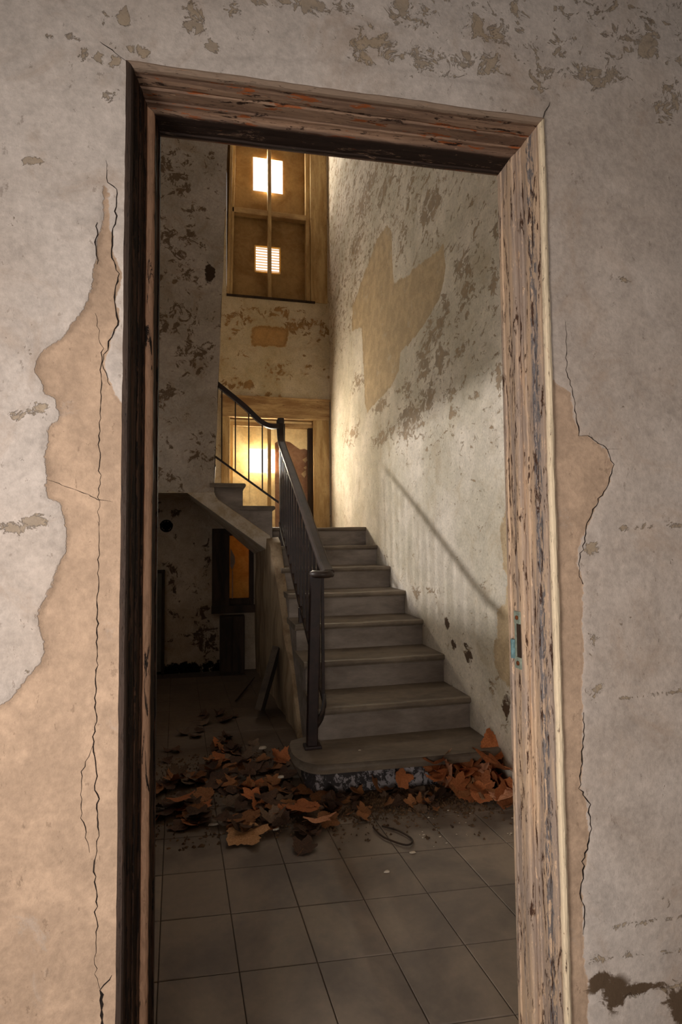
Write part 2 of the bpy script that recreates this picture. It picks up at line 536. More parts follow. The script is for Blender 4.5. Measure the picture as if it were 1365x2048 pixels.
M['tile'] = tile_material()
M['joint'] = simple('dark_tile_joint', S(78, 66, 56), S(58, 48, 40), 30, (1, 1, 1), 0.95, 0.3)

# ================================================================== SETTING
# ---- door wall (wall_front) with its plaster losses
LEFT = [(-0.203, 1.95), (-0.211, 1.888), (-0.211, 1.801), (-0.217, 1.741), (-0.224, 1.71), (-0.255, 1.657), (-0.289, 1.63), (-0.311, 1.612), (-0.318, 1.583), (-0.305, 1.558), (-0.302, 1.538), (-0.278, 1.53), (-0.279, 1.493), (-0.298, 1.476), (-0.3, 1.427), (-0.294, 1.378), (-0.297, 1.345), (-0.274, 1.329), (-0.26, 1.28), (-0.267, 1.235), (-0.286, 1.175), (-0.305, 1.126), (-0.29, 1.079), (-0.294, 1.046), (-0.35, 0.979), (-0.5, 0.90), (-0.5, 0.10), (-0.10, 0.10), (-0.10, 1.50), (-0.163, 1.526), (-0.179, 1.543), (-0.191, 1.572), (-0.201, 1.601), (-0.188, 1.644), (-0.172, 1.684), (-0.181, 1.722), (-0.175, 1.778), (-0.188, 1.816), (-0.183, 1.891), (-0.195, 1.934)]
RIGHT = [(0.70, 1.630), (0.736, 1.612), (0.782, 1.584), (0.788, 1.525), (0.795, 1.486), (0.816, 1.487), (0.864, 1.458), (0.874, 1.424), (0.867, 1.385), (0.835, 1.34), (0.821, 1.316), (0.804, 1.278), (0.8, 1.26), (0.783, 1.204), (0.793, 1.16), (0.789, 1.11), (0.787, 0.989), (0.785, 0.924), (0.787, 0.886), (0.781, 0.822), (0.769, 0.727), (0.792, 0.693), (0.79, 0.634), (0.768, 0.542), (0.772, 0.479), (0.767, 0.428), (0.77, 0.35), (0.771, 0.1), (0.70, 0.1)]
RLINES = [[(0.8, 0.907), (0.905, 0.912), (1.2, 0.926)], [(0.8, 0.434), (0.91, 0.436), (1.2, 0.434)], [(0.895, 1.282), (1.2, 1.297)], [(0.78, 0.374), (1.2, 0.360)], [(0.83, 0.285), (1.2, 0.305)]]
TOPBLOBS = [(-0.171, 2.293, 0.016, 0.02), (-0.26, 2.239, 0.02, 0.01), (-0.239, 2.212, 0.011, 0.013), (-0.215, 2.212, 0.011, 0.015), (-0.165, 2.233, 0.02, 0.013), (-0.131, 2.23, 0.014, 0.014), (-0.033, 2.318, 0.023, 0.031), (-0.048, 2.302, 0.015, 0.015), (0.048, 2.351, 0.019, 0.02), (0.09, 2.374, 0.026, 0.013), (0.191, 2.387, 0.056, 0.023), (0.268, 2.397, 0.026, 0.02), (0.002, 2.262, 0.013, 0.015), (-0.184, 2.203, 0.01, 0.013), (-0.193, 2.126, 0.013, 0.013), (-0.209, 2.279, 0.008, 0.02), (-0.329, 1.984, 0.018, 0.006), (-0.306, 2.234, 0.013, 0.006)]
TOPPEEL = [(0.33, 2.318, 0.06, 0.05), (0.453, 2.303, 0.07, 0.045), (0.619, 2.399, 0.08, 0.04), (0.581, 2.311, 0.09, 0.03), (0.726, 2.309, 0.04, 0.035), (0.421, 2.401, 0.06, 0.04), (0.999, 2.424, 0.06, 0.06), (0.877, 2.332, 0.09, 0.03), (0.947, 2.452, 0.05, 0.04), (1.06, 2.296, 0.04, 0.06)]
OTHER = [(-0.31, 1.50, 0.02, 0.018), (-0.35, 1.49, 0.022, 0.014), (-0.36, 1.29, 0.05, 0.012), (-0.31, 1.30, 0.04, 0.010), (0.90, 1.79, 0.018, 0.012), (0.92, 1.85, 0.012, 0.008), (0.80, 0.93, 0.03, 0.02), (0.815, 1.24, 0.02, 0.012), (0.81, 1.03, 0.02, 0.03), (-0.33, 1.62, 0.03, 0.012)]
WT = 0.125
us = rngs((-1.62, -0.46, 0.06), (-0.46, DXL, 0.006), (DXL, DXR, 0.00602), (DXR, 1.24, 0.006), (1.24, XW + 0.12, 0.06))
zs = rngs((0, 0.18, 0.06), (0.18, DZT, 0.006), (DZT, 2.62, 0.006), (2.62, 3.1, 0.06))
U, V = np.meshgrid(us, zs, indexing='ij')
wob = (fbm(U * 9, V * 9, 3) - 0.5) * 0.02
fR = np.maximum(sdf(LEFT, U, V), sdf(RIGHT, U, V)) + wob
R_ = np.clip(0.5 + fR / 0.05, 0, 1)
G_ = np.maximum(blobs(TOPBLOBS, U, V) * 0.92, blobs(TOPPEEL, U, V) * 0.74)
G_ = np.maximum(G_, blobs(OTHER, U, V) * 0.70)
G_ = np.maximum(G_, 0.42 * np.clip((V - 2.20) / 0.25, 0, 1) * np.clip((U - 0.2) / 0.3, 0, 1))
G_ = np.maximum(G_, lines(RLINES, U, V, 0.008) * 0.58)
B_ = lines(RLINES, U, V, 0.005) * 0.22
B_ = np.maximum(B_, blobs([(0.835, 0.30, 0.03, 0.03), (0.99, 0.25, 0.05, 0.04), (0.80, 0.33, 0.03, 0.02), (0.90, 0.30, 0.06, 0.012)], U, V))
B_ = np.maximum(B_, 0.45 * np.clip((V - 2.28) / 0.3, 0, 1) * np.clip((U - 0.55) / 0.4, 0, 1))
dsp = 0.0035 / (1 + np.exp(-fR / 0.0025)) + (fbm(U * 5, V * 5, 9) - 0.5) * 0.006
# trowelled band of plaster over the door head, a little proud
BAND = [(-0.16, 2.205), (0.118, 2.255), (0.286, 2.269), (0.51, 2.266), (0.70, 2.27), (0.746, 2.247), (0.727, 2.195), (-0.16, 2.195)]
bs = sdf(BAND, U, V)
dsp -= 0.003 / (1 + np.exp(-bs / 0.002))
G_ = np.where(bs > 0, G_ * 0.45, G_)
edge = (np.abs(U - DXL) < 1e-4) | (np.abs(U - DXR) < 1e-4)
ex = MB()
for u0, u1, z0, z1 in ((-1.62, DXL - 0.0, 0, 3.1), (DXR, XW + 0.12, 0, 3.1), (DXL, DXR, DZT, 3.1)):
    ex.box(u0, u1, WT - 0.02, WT, z0, z1, W)
wf = grid_wall('wall_front', us, zs, lambda u, v, d: (u * CDQ - d * SDQ, YD + u * SDQ + d * CDQ, v),
               np.stack([R_, G_, B_], -1), dsp, lambda u, v: (u > DXL) & (u < DXR) & (v < DZT), M['front'], ex)
tag(wf, 'pale peeling plaster wall around the doorway with bare tan patches', 'wall', kind='structure')


FD = (us.copy(), zs.copy(), dsp.copy())


def front_disp(u, z):
    i = min(max(int(np.searchsorted(FD[0], u)), 1), len(FD[0]) - 1)
    j = min(max(int(np.searchsorted(FD[1], z)), 1), len(FD[1]) - 1)
    return float(FD[2][i - 1:i + 1, j - 1:j + 1].min())


def crack(pts, w, name='crack'):
    """an open crack: two lifted plaster lips and a dark bottom"""
    P = []
    for a, b in zip(pts[:-1], pts[1:]):
        n = max(2, int(math.dist(a, b) / 0.008))
        for i in range(n):
            t = i / n
            P.append((a[0] + (b[0] - a[0]) * t + random.gauss(0, 0.0016), a[1] + (b[1] - a[1]) * t))
    P.append(pts[-1])
    mb = MB()
    rings = []
    for i, p in enumerate(P):
        q0, q1 = P[max(i - 1, 0)], P[min(i + 1, len(P) - 1)]
        t = Vector((q1[0] - q0[0], q1[1] - q0[1]))
        t.normalize()
        nx, nz = t.y, -t.x
        f = min(1, 4 * i / len(P) + 0.2, 4 * (len(P) - 1 - i) / len(P) + 0.2)
        ww = w * 0.62 * f * random.uniform(0.25, 1.1)
        dd = front_disp(p[0], p[1])
        rings.append([W(p[0] + nx * s * ww, v, p[1] + nz * s * ww) for s, v in ((-0.5, dd - 0.0006), (-0.15, dd - 0.0002), (0.15, dd - 0.0002), (0.5, dd - 0.0006), (0.3, dd + 0.006), (-0.3, dd + 0.006))])
    mb.loft(rings)
    return mb.build(name, M['dark'], wf)


for pts, w in (([(-0.198, 1.999), (-0.195, 1.956), (-0.179, 1.944), (-0.179, 1.891), (-0.188, 1.816), (-0.175, 1.778), (-0.181, 1.722), (-0.172, 1.684), (-0.188, 1.644), (-0.201, 1.601), (-0.191, 1.572), (-0.187, 1.559)], 0.0042),
               ([(-0.214, 1.875), (-0.215, 1.827), (-0.213, 1.793)], 0.0048),
               ([(-0.204, 1.30), (-0.203, 1.246), (-0.205, 1.161), (-0.205, 1.042), (-0.205, 0.949), (-0.207, 0.887), (-0.202, 0.841), (-0.198, 0.709), (-0.203, 0.681), (-0.198, 0.62), (-0.198, 0.559), (-0.202, 0.512), (-0.191, 0.458)], 0.0036),
               ([(-0.17, 0.479), (-0.191, 0.456), (-0.188, 0.43), (-0.186, 0.36), (-0.184, 0.30)], 0.0095),
               ([(-0.209, 0.887), (-0.228, 0.843), (-0.229, 0.794), (-0.222, 0.744), (-0.212, 0.698)], 0.0022),
               ([(-0.214, 1.698), (-0.21, 1.656), (-0.203, 1.63), (-0.204, 1.504), (-0.204, 1.337), (-0.204, 1.29)], 0.0026),
               ([(-0.294, 1.378), (-0.25, 1.36), (-0.204, 1.341), (-0.18, 1.337)], 0.0020),
               ([(0.771, 1.742), (0.771, 1.687), (0.767, 1.633), (0.782, 1.584), (0.788, 1.525), (0.795, 1.486), (0.816, 1.487), (0.864, 1.458), (0.897, 1.459)], 0.0024),
               ([(0.864, 1.458), (0.874, 1.424), (0.867, 1.385), (0.835, 1.34), (0.821, 1.316), (0.804, 1.278), (0.794, 1.235), (0.783, 1.204), (0.793, 1.16)], 0.0030),
               ([(0.787, 0.886), (0.781, 0.822), (0.769, 0.727), (0.792, 0.693), (0.79, 0.634), (0.768, 0.542), (0.764, 0.511), (0.772, 0.479), (0.767, 0.428)], 0.0036),
               ([(-0.213, 2.238), (-0.185, 2.220), (-0.160, 2.202)], 0.0022),
               ([(0.728, 2.204), (0.736, 2.222), (0.748, 2.247)], 0.0028)):
    crack(pts, w)

# ---- door_1: the timber door frame
PROF = [(-0.004, 0.004), (-0.004, -0.006), (0.001, -0.009), (0.006, -0.009), (0.009, -0.006), (0.0105, 0.000), (0.0105, 0.006), (0.0125, 0.010), (0.0150, 0.018), (0.0160, 0.026), (0.0155, 0.030),
        (0.0190, 0.032), (0.0200, 0.040), (0.0205, 0.050), (0.0210, 0.058), (0.0240, 0.060), (0.0245, 0.066), (0.0260, 0.0705), (0.0300, 0.0690), (0.0350, 0.0690), (0.0385, 0.0715),
        (0.0400, 0.076), (0.0405, 0.085), (0.0400, 0.095), (0.0408, 0.104), (0.0408, 0.118), (0.0440, 0.120), (0.0440, 0.132), (-0.004, 0.132)]
TL = [0.0]
for a, b in zip(PROF[:-1], PROF[1:]):
    TL.append(TL[-1] + math.dist(a, b))
door1 = empty('door_1')
tag(door1, 'worn layered-paint timber frame of the open doorway in front', 'door frame', kind='structure')


def frame_member(name, side, mat, label=None):
    n = 150 if side != 'h' else 70
    v, uvs, f = [], [], []
    npf = len(PROF)
    for i in range(n + 1):
        t = i / n
        for j, (a, d) in enumerate(PROF):
            s_len = (t * 2.2 if side != 'h' else t * 0.88)
            jit = (vnoise(np.array([s_len * 40.0]), np.array([j * 0.9 + (5 if side == 'r' else 0)]), 21)[0] - 0.5) * 0.0022
            jit += (vnoise(np.array([s_len * 7.0]), np.array([j * 0.5 + (9 if side == 'l' else 2)]), 23)[0] - 0.5) * 0.0022
            if j in (0, npf - 1, npf - 2):
                jit = 0
            if side == 'l':
                u, z = DXL + a + jit * 0.6, t * (DZT - a)
            elif side == 'r':
                u, z = DXR - a - jit * 0.6, t * (DZT - a)
            else:
                u, z = DXL + a + t * (DXR - DXL - 2 * a), DZT - a - jit * 0.6
            v.append(W(u, d + jit * 0.5, z))
            uvs.append((s_len + {'l': 0, 'r': 4, 'h': 9}[side], TL[j]))
    for i in range(n):
        for j in range(npf - 1):
            f.append((i * npf + j, i * npf + j + 1, (i + 1) * npf + j + 1, (i + 1) * npf + j))
        f.append((i * npf + npf - 1, i * npf, (i + 1) * npf, (i + 1) * npf + npf - 1))
    o = mesh_obj(name, v, f, mat, door1, False, uvs)
    if label:
        o['label'] = label
    return o


frame_member('jamb', 'l', M['jamb_l'], 'dark stained left door jamb')
frame_member('jamb', 'r', M['jamb_r'], 'tan right door jamb with streaked peeling paint')
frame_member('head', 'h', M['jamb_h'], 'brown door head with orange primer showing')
# hinge leaf left on the right jamb
hx = DXR - 0.0408
hg = MB()
for z0, z1 in ((1.066, 1.094), (0.964, 0.990)):
    hg.bbox(hx - 0.0032, hx + 0.004, 0.080, 0.106, z0, z1, 0.001, W)
hg.bbox(hx - 0.0022, hx + 0.004, 0.098, 0.106, 0.964, 1.094, 0.001, W)
hinge = hg.build('hinge', M['ironhinge'], door1)
hinge['label'] = 'pale green hinge plate with rusty screws'
for z in (1.080, 0.977):
    q = MB()
    rs = []
    for dx, rr in ((0.0, 0.005), (-0.0042, 0.005), (-0.0050, 0.0035)):
        rs.append([W(hx - 0.002 + dx, 0.089 + rr * math.cos(a * math.pi / 5), z + rr * math.sin(a * math.pi / 5)) for a in range(10)])
    q.loft(rs).build('screw', M['rust'], hinge)
q = MB()
q.loft([[W(hx - 0.004 + 0.006 * math.cos(a * math.pi / 6), 0.110 + 0.006 * math.sin(a * math.pi / 6), z) for a in range(12)] for z in (0.985, 0.988, 1.025, 1.028)])
q.build('knuckle', M['knuckle'], hinge)
q = MB()
q.bbox(hx - 0.0012, hx + 0.002, 0.080, 0.100, 0.990, 1.066, 0.0005, W)
q.build('mortise', M['darkwood'], door1)

# ---- floor with its tiles
fl = MB()
fl.box(XHL - 0.1, XW + 0.1, 1.05, YB + 0.1, -0.12, -0.004)
floor = fl.build('floor', M['joint'])
tag(floor, 'dusty floor of square grey tiles beyond the doorway', 'floor', kind='structure')
TA, TB, TO = (0.230, -0.019), (-0.015, 0.269), (-0.127, 1.485)
tile_v = []
g_ = 0.0014
det = TA[0] * TB[1] - TA[1] * TB[0]


def tco(i, j, z):
    return (TO[0] + i * TA[0] + j * TB[0], TO[1] + i * TA[1] + j * TB[1], z)


ex_, ey_ = g_ / 0.23, g_ / 0.269
tv = [(a, b, z) for z, e in ((-0.006, 0), (-0.0012, 0), (0.0, 0.010)) for a, b in ((ex_ + e, ey_ + e), (1 - ex_ - e, ey_ + e), (1 - ex_ - e, 1 - ey_ - e), (ex_ + e, 1 - ey_ - e))]
tm_ = bpy.data.meshes.new('tile')
tm_.from_pydata([(a * TA[0] + b * TB[0], a * TA[1] + b * TB[1], z) for a, b, z in tv], [],
                [(0, 1, 5, 4), (1, 2, 6, 5), (2, 3, 7, 6), (3, 0, 4, 7), (4, 5, 9, 8), (5, 6, 10, 9), (6, 7, 11, 10), (7, 4, 8, 11), (8, 9, 10, 11)])
tm_.materials.append(M['tile'])
for i in range(-6, 9):
    for j in range(-2, 17):
        x, y, _ = tco(i + 0.5, j + 0.5, 0)
        if x < XHL + 0.1 or x > XW - 0.06 or y < 1.22 or y > YU - 0.1 or (x > 0.62 and y > 2.92):
            continue
        o = bpy.data.objects.new('tile', tm_)
        COL.objects.link(o)
        o.parent = floor
        o.location = tco(i, j, random.uniform(-0.0006, 0.0004))
        o.rotation_euler = (random.gauss(0, 0.0012), random.gauss(0, 0.0012), 0)

# ---- stair wall (right)
STAN = [(4.481, 3.983), (4.361, 3.876), (4.351, 3.66), (4.323, 3.387), (4.046, 3.333), (3.552, 3.238), (3.294, 3.208), (3.291, 3.024), (3.384, 2.873), (3.628, 2.805), (3.808, 2.773), (4.18, 2.774), (4.223, 2.639), (4.381, 2.559), (4.722, 2.544), (5.171, 2.495), (5.245, 2.678), (5.281, 3.146), (5.327, 3.41), (5.725, 3.512), (5.68, 3.777), (5.52, 3.807), (5.163, 3.925), (4.798, 4.005)]
STAN2 = [(2.644, 0.931), (2.712, 0.89), (2.733, 0.739), (2.772, 0.658), (2.741, 0.576), (2.69, 0.528), (2.588, 0.52), (2.2, 0.50), (2.2, 1.5), (2.60, 1.45), (2.651, 1.322), (2.660, 1.256), (2.618, 1.058)]
SPEEL = [(3.43, 3.545, 0.147, 0.124), (3.592, 3.578, 0.16, 0.15), (3.881, 3.975, 0.094, 0.058), (4.102, 3.669, 0.137, 0.145), (5.133, 4.614, 0.577, 0.18), (4.509, 4.326, 0.353, 0.12), (5.496, 4.347, 0.289, 0.191), (3.003, 2.79, 0.115, 0.199), (3.314, 2.782, 0.115, 0.119), (3.059, 2.911, 0.119, 0.083), (3.47, 2.691, 0.219, 0.123), (3.671, 2.514, 0.164, 0.194), (3.379, 2.452, 0.141, 0.15), (3.105, 2.392, 0.072, 0.046), (3.248, 2.185, 0.089, 0.058), (3.209, 2.06, 0.108, 0.066), (4.019, 2.435, 0.192, 0.082), (4.726, 2.463, 0.257, 0.081), (3.964, 2.175, 0.331, 0.172), (3.654, 2.27, 0.213, 0.128), (2.665, 2.592, 0.04, 0.163), (2.633, 2.909, 0.031, 0.049), (2.641, 2.091, 0.031, 0.12), (5.497, 2.901, 0.231, 0.094), (5.772, 2.401, 0.369, 0.098), (4.648, 2.189, 0.364, 0.08)]
SPEEL2 = [(3.36, 0.734, 0.036, 0.033), (3.269, 0.612, 0.047, 0.032), (3.106, 0.64, 0.031, 0.015), (3.049, 0.583, 0.049, 0.045), (2.787, 0.477, 0.056, 0.048), (2.657, 0.386, 0.049, 0.072), (3.901, 0.884, 0.103, 0.056), (3.584, 0.911, 0.15, 0.03)]
us = rngs((1.05, 2.4, 0.05), (2.4, YB + 0.02, 0.014))
zs = rngs((0, 6.2, 0.014), (6.2, ZC, 0.06))
U, V = np.meshgrid(us, zs, indexing='ij')
wob = (fbm(U * 4, V * 4, 13) - 0.5) * 0.10
fR = np.maximum(sdf(STAN, U, V) + wob * 0.35, sdf(STAN2, U, V) + wob * 0.5)
R_ = np.clip(0.5 + fR / 0.16, 0, 1)
G_ = np.maximum(blobs(SPEEL, U, V) * 0.95, blobs(SPEEL2, U, V) * 0.9)
G_ = np.maximum(G_, np.clip((V - 3.0) / 1.6, 0, 0.50))
G_ = np.maximum(G_, 0.30 * np.clip((4.6 - U) / 1.0, 0, 1) * np.clip((V - 1.4) / 0.5, 0, 1))
G_ = np.maximum(G_, 0.12)
G_ = G_ * (0.8 + 0.4 * fbm(U * 6, V * 6, 77))
B_ = blobs(SPEEL2[:6], U, V) * 0.9
dsp = 0.004 / (1 + np.exp(-fR / 0.006)) + (fbm(U * 3, V * 3, 17) - 0.5) * 0.010
wr = grid_wall('wall_right', us, zs, lambda u, v, d: (XW + d, u, v), np.stack([R_, G_, B_], -1), dsp, None, M['stairwall'],
               MB().box(XW + 0.02, XW + 0.14, 1.05, YB + 0.14, 0, ZC))
tag(wr, 'tall flaking whitewashed wall beside the stairs with a bare tan patch', 'wall', kind='structure')

# ---- back wall with its window openings
W1 = (0.190, 1.462, 4.310, 6.50)
W2 = (0.130, 1.462, 1.400, 3.030)
BPEEL = [(0.352, 4.007, 0.246, 0.157), (0.722, 4.133, 0.38, 0.089), (1.1, 4.004, 0.291, 0.161), (0.845, 3.41, 0.176, 0.127), (1.29, 3.47, 0.13, 0.064), (0.291, 3.189, 0.366, 0.075), (0.657, 3.084, 0.438, 0.05), (1.358, 3.96, 0.117, 0.195), (0.413, 3.571, 0.092, 0.05)]
us = rngs((XHL - 0.1, 0.0, 0.06), (0.0, 0.13, 0.02), (0.13, 0.19, 0.02), (0.19, 1.462, 0.02), (1.462, XW, 0.019))
zs = rngs((0, 1.4, 0.1), (1.4, 3.03, 0.02), (3.03, 4.31, 0.02), (4.31, 6.5, 0.05), (6.5, ZC, 0.1))
U, V = np.meshgrid(us, zs, indexing='ij')
fR = sdf([(0.50, 3.70), (0.93, 3.69), (0.95, 3.94), (0.62, 3.96), (0.50, 3.93)], U, V) + (fbm(U * 4, V * 4, 5) - 0.5) * 0.05
R_ = np.clip(0.5 + fR / 0.2, 0, 1)
G_ = np.maximum(blobs(BPEEL, U, V) * 0.95, 0.25)
dsp = (fbm(U * 3, V * 3, 27) - 0.5) * 0.008
wbk = grid_wall('wall_back', us, zs, lambda u, v, d: (u, YB + d, v), np.stack([R_, G_, 0 * R_], -1), dsp,
                lambda u, v: ((u > W1[0]) & (u < W1[1]) & (v > W1[2]) & (v < W1[3])) | ((u > W2[0]) & (u < W2[1]) & (v > W2[2]) & (v < W2[3])), M['backwall'])
tag(wbk, 'ochre stained plaster wall between the two stair windows', 'wall', kind='structure')
ex = MB()
for x0, x1, z0, z1 in ((XHL - 0.1, 0.13, 0, ZC), (0.13, 1.462, 0, 1.38), (0.13, 1.462, 3.05, 4.28), (0.13, 0.19, 4.28, ZC), (0.19, 1.462, 6.5, ZC), (1.462, 1.60, 0, ZC)):
    ex.box(x0, x1, YB + 0.03, YB + 0.30, z0, z1)
ex.build('masonry', M['plain'], wbk)

# ---- spine wall over the upper flight (leans slightly)
KPEEL = [(-0.352, 4.532, 0.191, 0.181), (-0.224, 4.278, 0.171, 0.227), (-0.391, 4.075, 0.063, 0.134), (-0.011, 4.629, 0.087, 0.139), (-0.304, 3.548, 0.254, 0.134), (-0.008, 3.668, 0.043, 0.1), (-0.302, 3.192, 0.21, 0.177), (-0.133, 2.851, 0.17, 0.177), (-0.38, 2.486, 0.124, 0.173), (-0.087, 2.062, 0.127, 0.174), (-0.377, 2.054, 0.082, 0.129), (-0.264, 3.911, 0.213, 0.269), (-0.416, 1.839, 0.164, 0.064)]
us = rngs((0, 0.7, 0.08), (0.7, 1.34, 0.016))
zs = rngs((1.692, 5.4, 0.016), (5.4, ZC, 0.1))
U, V = np.meshgrid(us, zs, indexing='ij')
xe = lambda v: 0.036 + (v - 1.786) * 0.0368 + 0.004 * np.sin(v * 9)      # right edge
XX = lambda u, v: XHL + (xe(v) - XHL) * u / 1.34
G_ = np.maximum(blobs(KPEEL, XX(U, V), V) * 0.9, 0.2)
B_ = blobs([(-0.005, 3.66, 0.045, 0.11)], XX(U, V), V, 2) * 0.8
dsp = (fbm(U * 4, V * 4, 31) - 0.5) * 0.012
ex = MB()
ex.add([(XHL, YF + 0.13, 1.692), (xe(1.692), YF + 0.13, 1.692), (xe(ZC), YF + 0.13, ZC), (XHL, YF + 0.13, ZC), (xe(1.692), YF + 0.003, 1.692), (xe(ZC), YF + 0.003, ZC)], [(0, 3, 2, 1), (4, 1, 2, 5)])
wk = grid_wall('wall_spine', us, zs, lambda u, v, d: (XX(u, v), YF + d, v), np.stack([0 * G_, G_, B_], -1), dsp, None, M['blockwall'], ex)
tag(wk, 'dim grey flaking wall standing over the upper flight of stairs', 'wall', kind='structure')

# ---- wall under the stairs
UPEEL = [(-0.094, 0.407, 0.143, 0.242), (0.002, 0.257, 0.086, 0.242), (-0.354, 0.587, 0.07, 0.048), (-0.332, 0.852, 0.037, 0.145), (-0.049, 1.14, 0.058, 0.123), (-0.336, 1.56, 0.076, 0.059), (-0.523, 1.559, 0.056, 0.058), (-0.356, 0.95, 0.047, 0.121)]
us = rngs((XHL, -0.62, 0.06), (-0.62, -0.435, 0.015), (-0.435, 0.04, 0.014), (0.04, 0.40, 0.0144), (0.40, 0.56, 0.016))
zs = rngs((0, 0.60, 0.0143), (0.60, 1.35, 0.015), (1.35, 1.72, 0.015))
U, V = np.meshgrid(us, zs, indexing='ij')
G_ = np.maximum(blobs(UPEEL, U, V) * 0.9, 0.25)
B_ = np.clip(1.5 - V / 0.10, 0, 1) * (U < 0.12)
dsp = (fbm(U * 5, V * 5, 37) - 0.5) * 0.010
hole_c = (-0.415, 1.428)
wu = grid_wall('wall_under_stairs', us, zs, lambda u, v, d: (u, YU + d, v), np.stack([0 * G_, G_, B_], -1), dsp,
               lambda u, v: ((u > 0.04) & (u < 0.40) & (v > 0.60) & (v < 1.35)) | ((u > -0.185) & (v > 1.685 - 0.80 * (u + 0.185))) | ((u - hole_c[0]) ** 2 + (v - hole_c[1]) ** 2 < 0.048 ** 2), M['under'])
tag(wu, 'dim stained plaster wall under the stairs, black and peeling at its foot', 'wall', kind='structure')
q = MB()
rs = []
for y, rr in ((YU - 0.004, 0.062), (YU - 0.006, 0.048), (YU + 0.02, 0.046), (YU + 0.16, 0.045)):
    rs.append([(hole_c[0] + rr * (1 + 0.05 * math.sin(a * 2.3)) * math.cos(a * math.pi / 10), y, hole_c[1] + rr * math.sin(a * math.pi / 10)) for a in range(20)])
q.loft(rs, False)
q.add(rs[-1], [tuple(range(20))])
q.build('pipe_hole', M['black'], wu)['label'] = 'round black pipe hole'

# ---- left hall wall with a high window, hall ceiling
LW = (3.30, 4.75, 1.50, 2.35)
q = MB()
LW2 = (2.35, 3.75, 4.35, 5.55)  # upper opening made up for the hall fill lamp
for y0, y1, z0, z1 in ((1.05, LW[0], 0, 4.35), (LW[1], YB + 0.1, 0, 4.35), (LW[0], LW[1], 0, LW[2]), (LW[0], LW[1], LW[3], 4.35), (1.05, YB + 0.1, 5.55, ZC), (1.05, LW2[0], 4.35, 5.55), (LW2[1], YB + 0.1, 4.35, 5.55)):
    q.box(XHL - 0.15, XHL, y0, y1, z0, z1)
tag(q.build('wall_left', M['plain']), 'bare plaster wall closing the hall on the left', 'wall', kind='structure')
q = MB().box(XHL - 0.15, XW + 0.15, 1.0, YB + 0.3, ZC, ZC + 0.1)
tag(q.build('ceiling', M['plain']), 'plaster ceiling high above the stairwell', 'ceiling', kind='structure')
# wall over the doorway between the front room ceiling and the stairwell ceiling
q = MB().box(-1.62, XW + 0.12, WT - 0.02, WT, 3.1, ZC, W)
tag(q.build('wall_over_door', M['plain']), 'plain upper wall of the stairwell above the doorway', 'wall', kind='structure')

# ---- front room shell (where the photographer stands)
q = MB()
for y0, y1, z0, z1 in ((-3.2, -0.95, 0, 3.1), (-0.05, 1.30, 0, 3.1), (-0.95, -0.05, 0, 0.75), (-0.95, -0.05, 1.95, 3.1)):
    q.box(-1.78, -1.62, y0, y1, z0, z1)
tag(q.build('wall_room_left', M['room']), 'front room wall with a window behind the camera', 'wall', kind='structure')
tag(MB().box(2.6, 2.7, -3.2, 1.3, 0, 3.1).build('wall_room_right', M['room']), 'front room side wall out of view', 'wall', kind='structure')
q = MB()
for x0, x1, z0, z1 in ((-1.7, -1.2, 0, 3.1), (-0.1, 2.7, 0, 3.1), (-1.2, -0.1, 0, 0.4), (-1.2, -0.1, 1.9, 3.1)):  # gap in this wall is made up for the back fill lamp
    q.box(x0, x1, -3.3, -3.2, z0, z1)
tag(q.build('wall_room_back', M['room']), 'front room wall behind the camera', 'wall', kind='structure')
tag(MB().box(-1.7, 2.7, -3.3, 1.22, 3.1, 3.2).build('ceiling_room', M['room']), 'front room ceiling out of view', 'ceiling', kind='structure')
tag(MB().box(-1.7, 2.7, -3.3, 1.05, -0.12, -0.002).build('floor_room', M['joint']), 'front room floor out of view', 'floor', kind='structure')
tag(MB().box(XW + 0.12, 2.65, WT - 0.14, WT, 0, 3.1, W).build('wall_front_return', M['plain']), 'plain end of the doorway wall out of view', 'wall', kind='structure')


# ================================================================== WINDOWS
def plate(name, xs, zs_, solid, y, th, mat, parent):
    mb = MB()
    for i in range(len(xs) - 1):
        for j in range(len(zs_) - 1):
            if solid((xs[i] + xs[i + 1]) / 2, (zs_[j] + zs_[j + 1]) / 2):
                mb.box(xs[i], xs[i + 1], y, y + th, zs_[j], zs_[j + 1])
    return mb.build(name, mat, parent)


def bar(name, x0, x1, y0, y1, z0, z1, mat, parent, b=0.006, fn=None):
    return MB().bbox(x0, x1, y0, y1, z0, z1, b, fn).build(name, mat, parent)


w1 = empty('window_1')
tag(w1, 'tall upper stair window boarded brown, with a bright gap and louvred vent', 'window', kind='structure')
lean = lambda x, y, z: (x + 0.0215 * (z - 4.31) * max(0.0, (1.2 - x) / 1.0), y, z)
bar('casing', 1.248, 1.462, YB - 0.006, YB + 0.10, 4.31, 6.5, M['casing'], w1)
bar('casing', 0.190, 0.226, YB - 0.004, YB + 0.14, 4.31, 6.5, M['casing'], w1, 0.005, lean)
bar('sill', 0.190, 1.30, YB - 0.012, YB + 0.16, 4.296, 4.325, M['darkwood'], w1)
bar('stile', 1.190, 1.246, YB + 0.03, YB + 0.12, 4.325, 6.5, M['casing'], w1)
bar('stile', 0.228, 0.262, YB + 0.03, YB + 0.12, 4.325, 6.5, M['casing'], w1, 0.005, lean)
bar('transom', 0.255, 1.20, YB + 0.03, YB + 0.12, 5.395, 5.465, M['casing_h'], w1)
bar('mullion', 0.702, 0.748, YB + 0.022, YB + 0.10, 4.325, 6.5, M['casing'], w1)
ib = lambda x, z: not (0.525 < x < 0.905 and 5.765 < z < 6.21)
plate('board', [0.195, 0.525, 0.905, 1.30], [5.38, 5.765, 6.21, 6.5], ib, YB + 0.125, 0.006, M['board'], w1)
ib2 = lambda x, z: not (0.550 < x < 0.870 and 4.710 < z < 5.05)
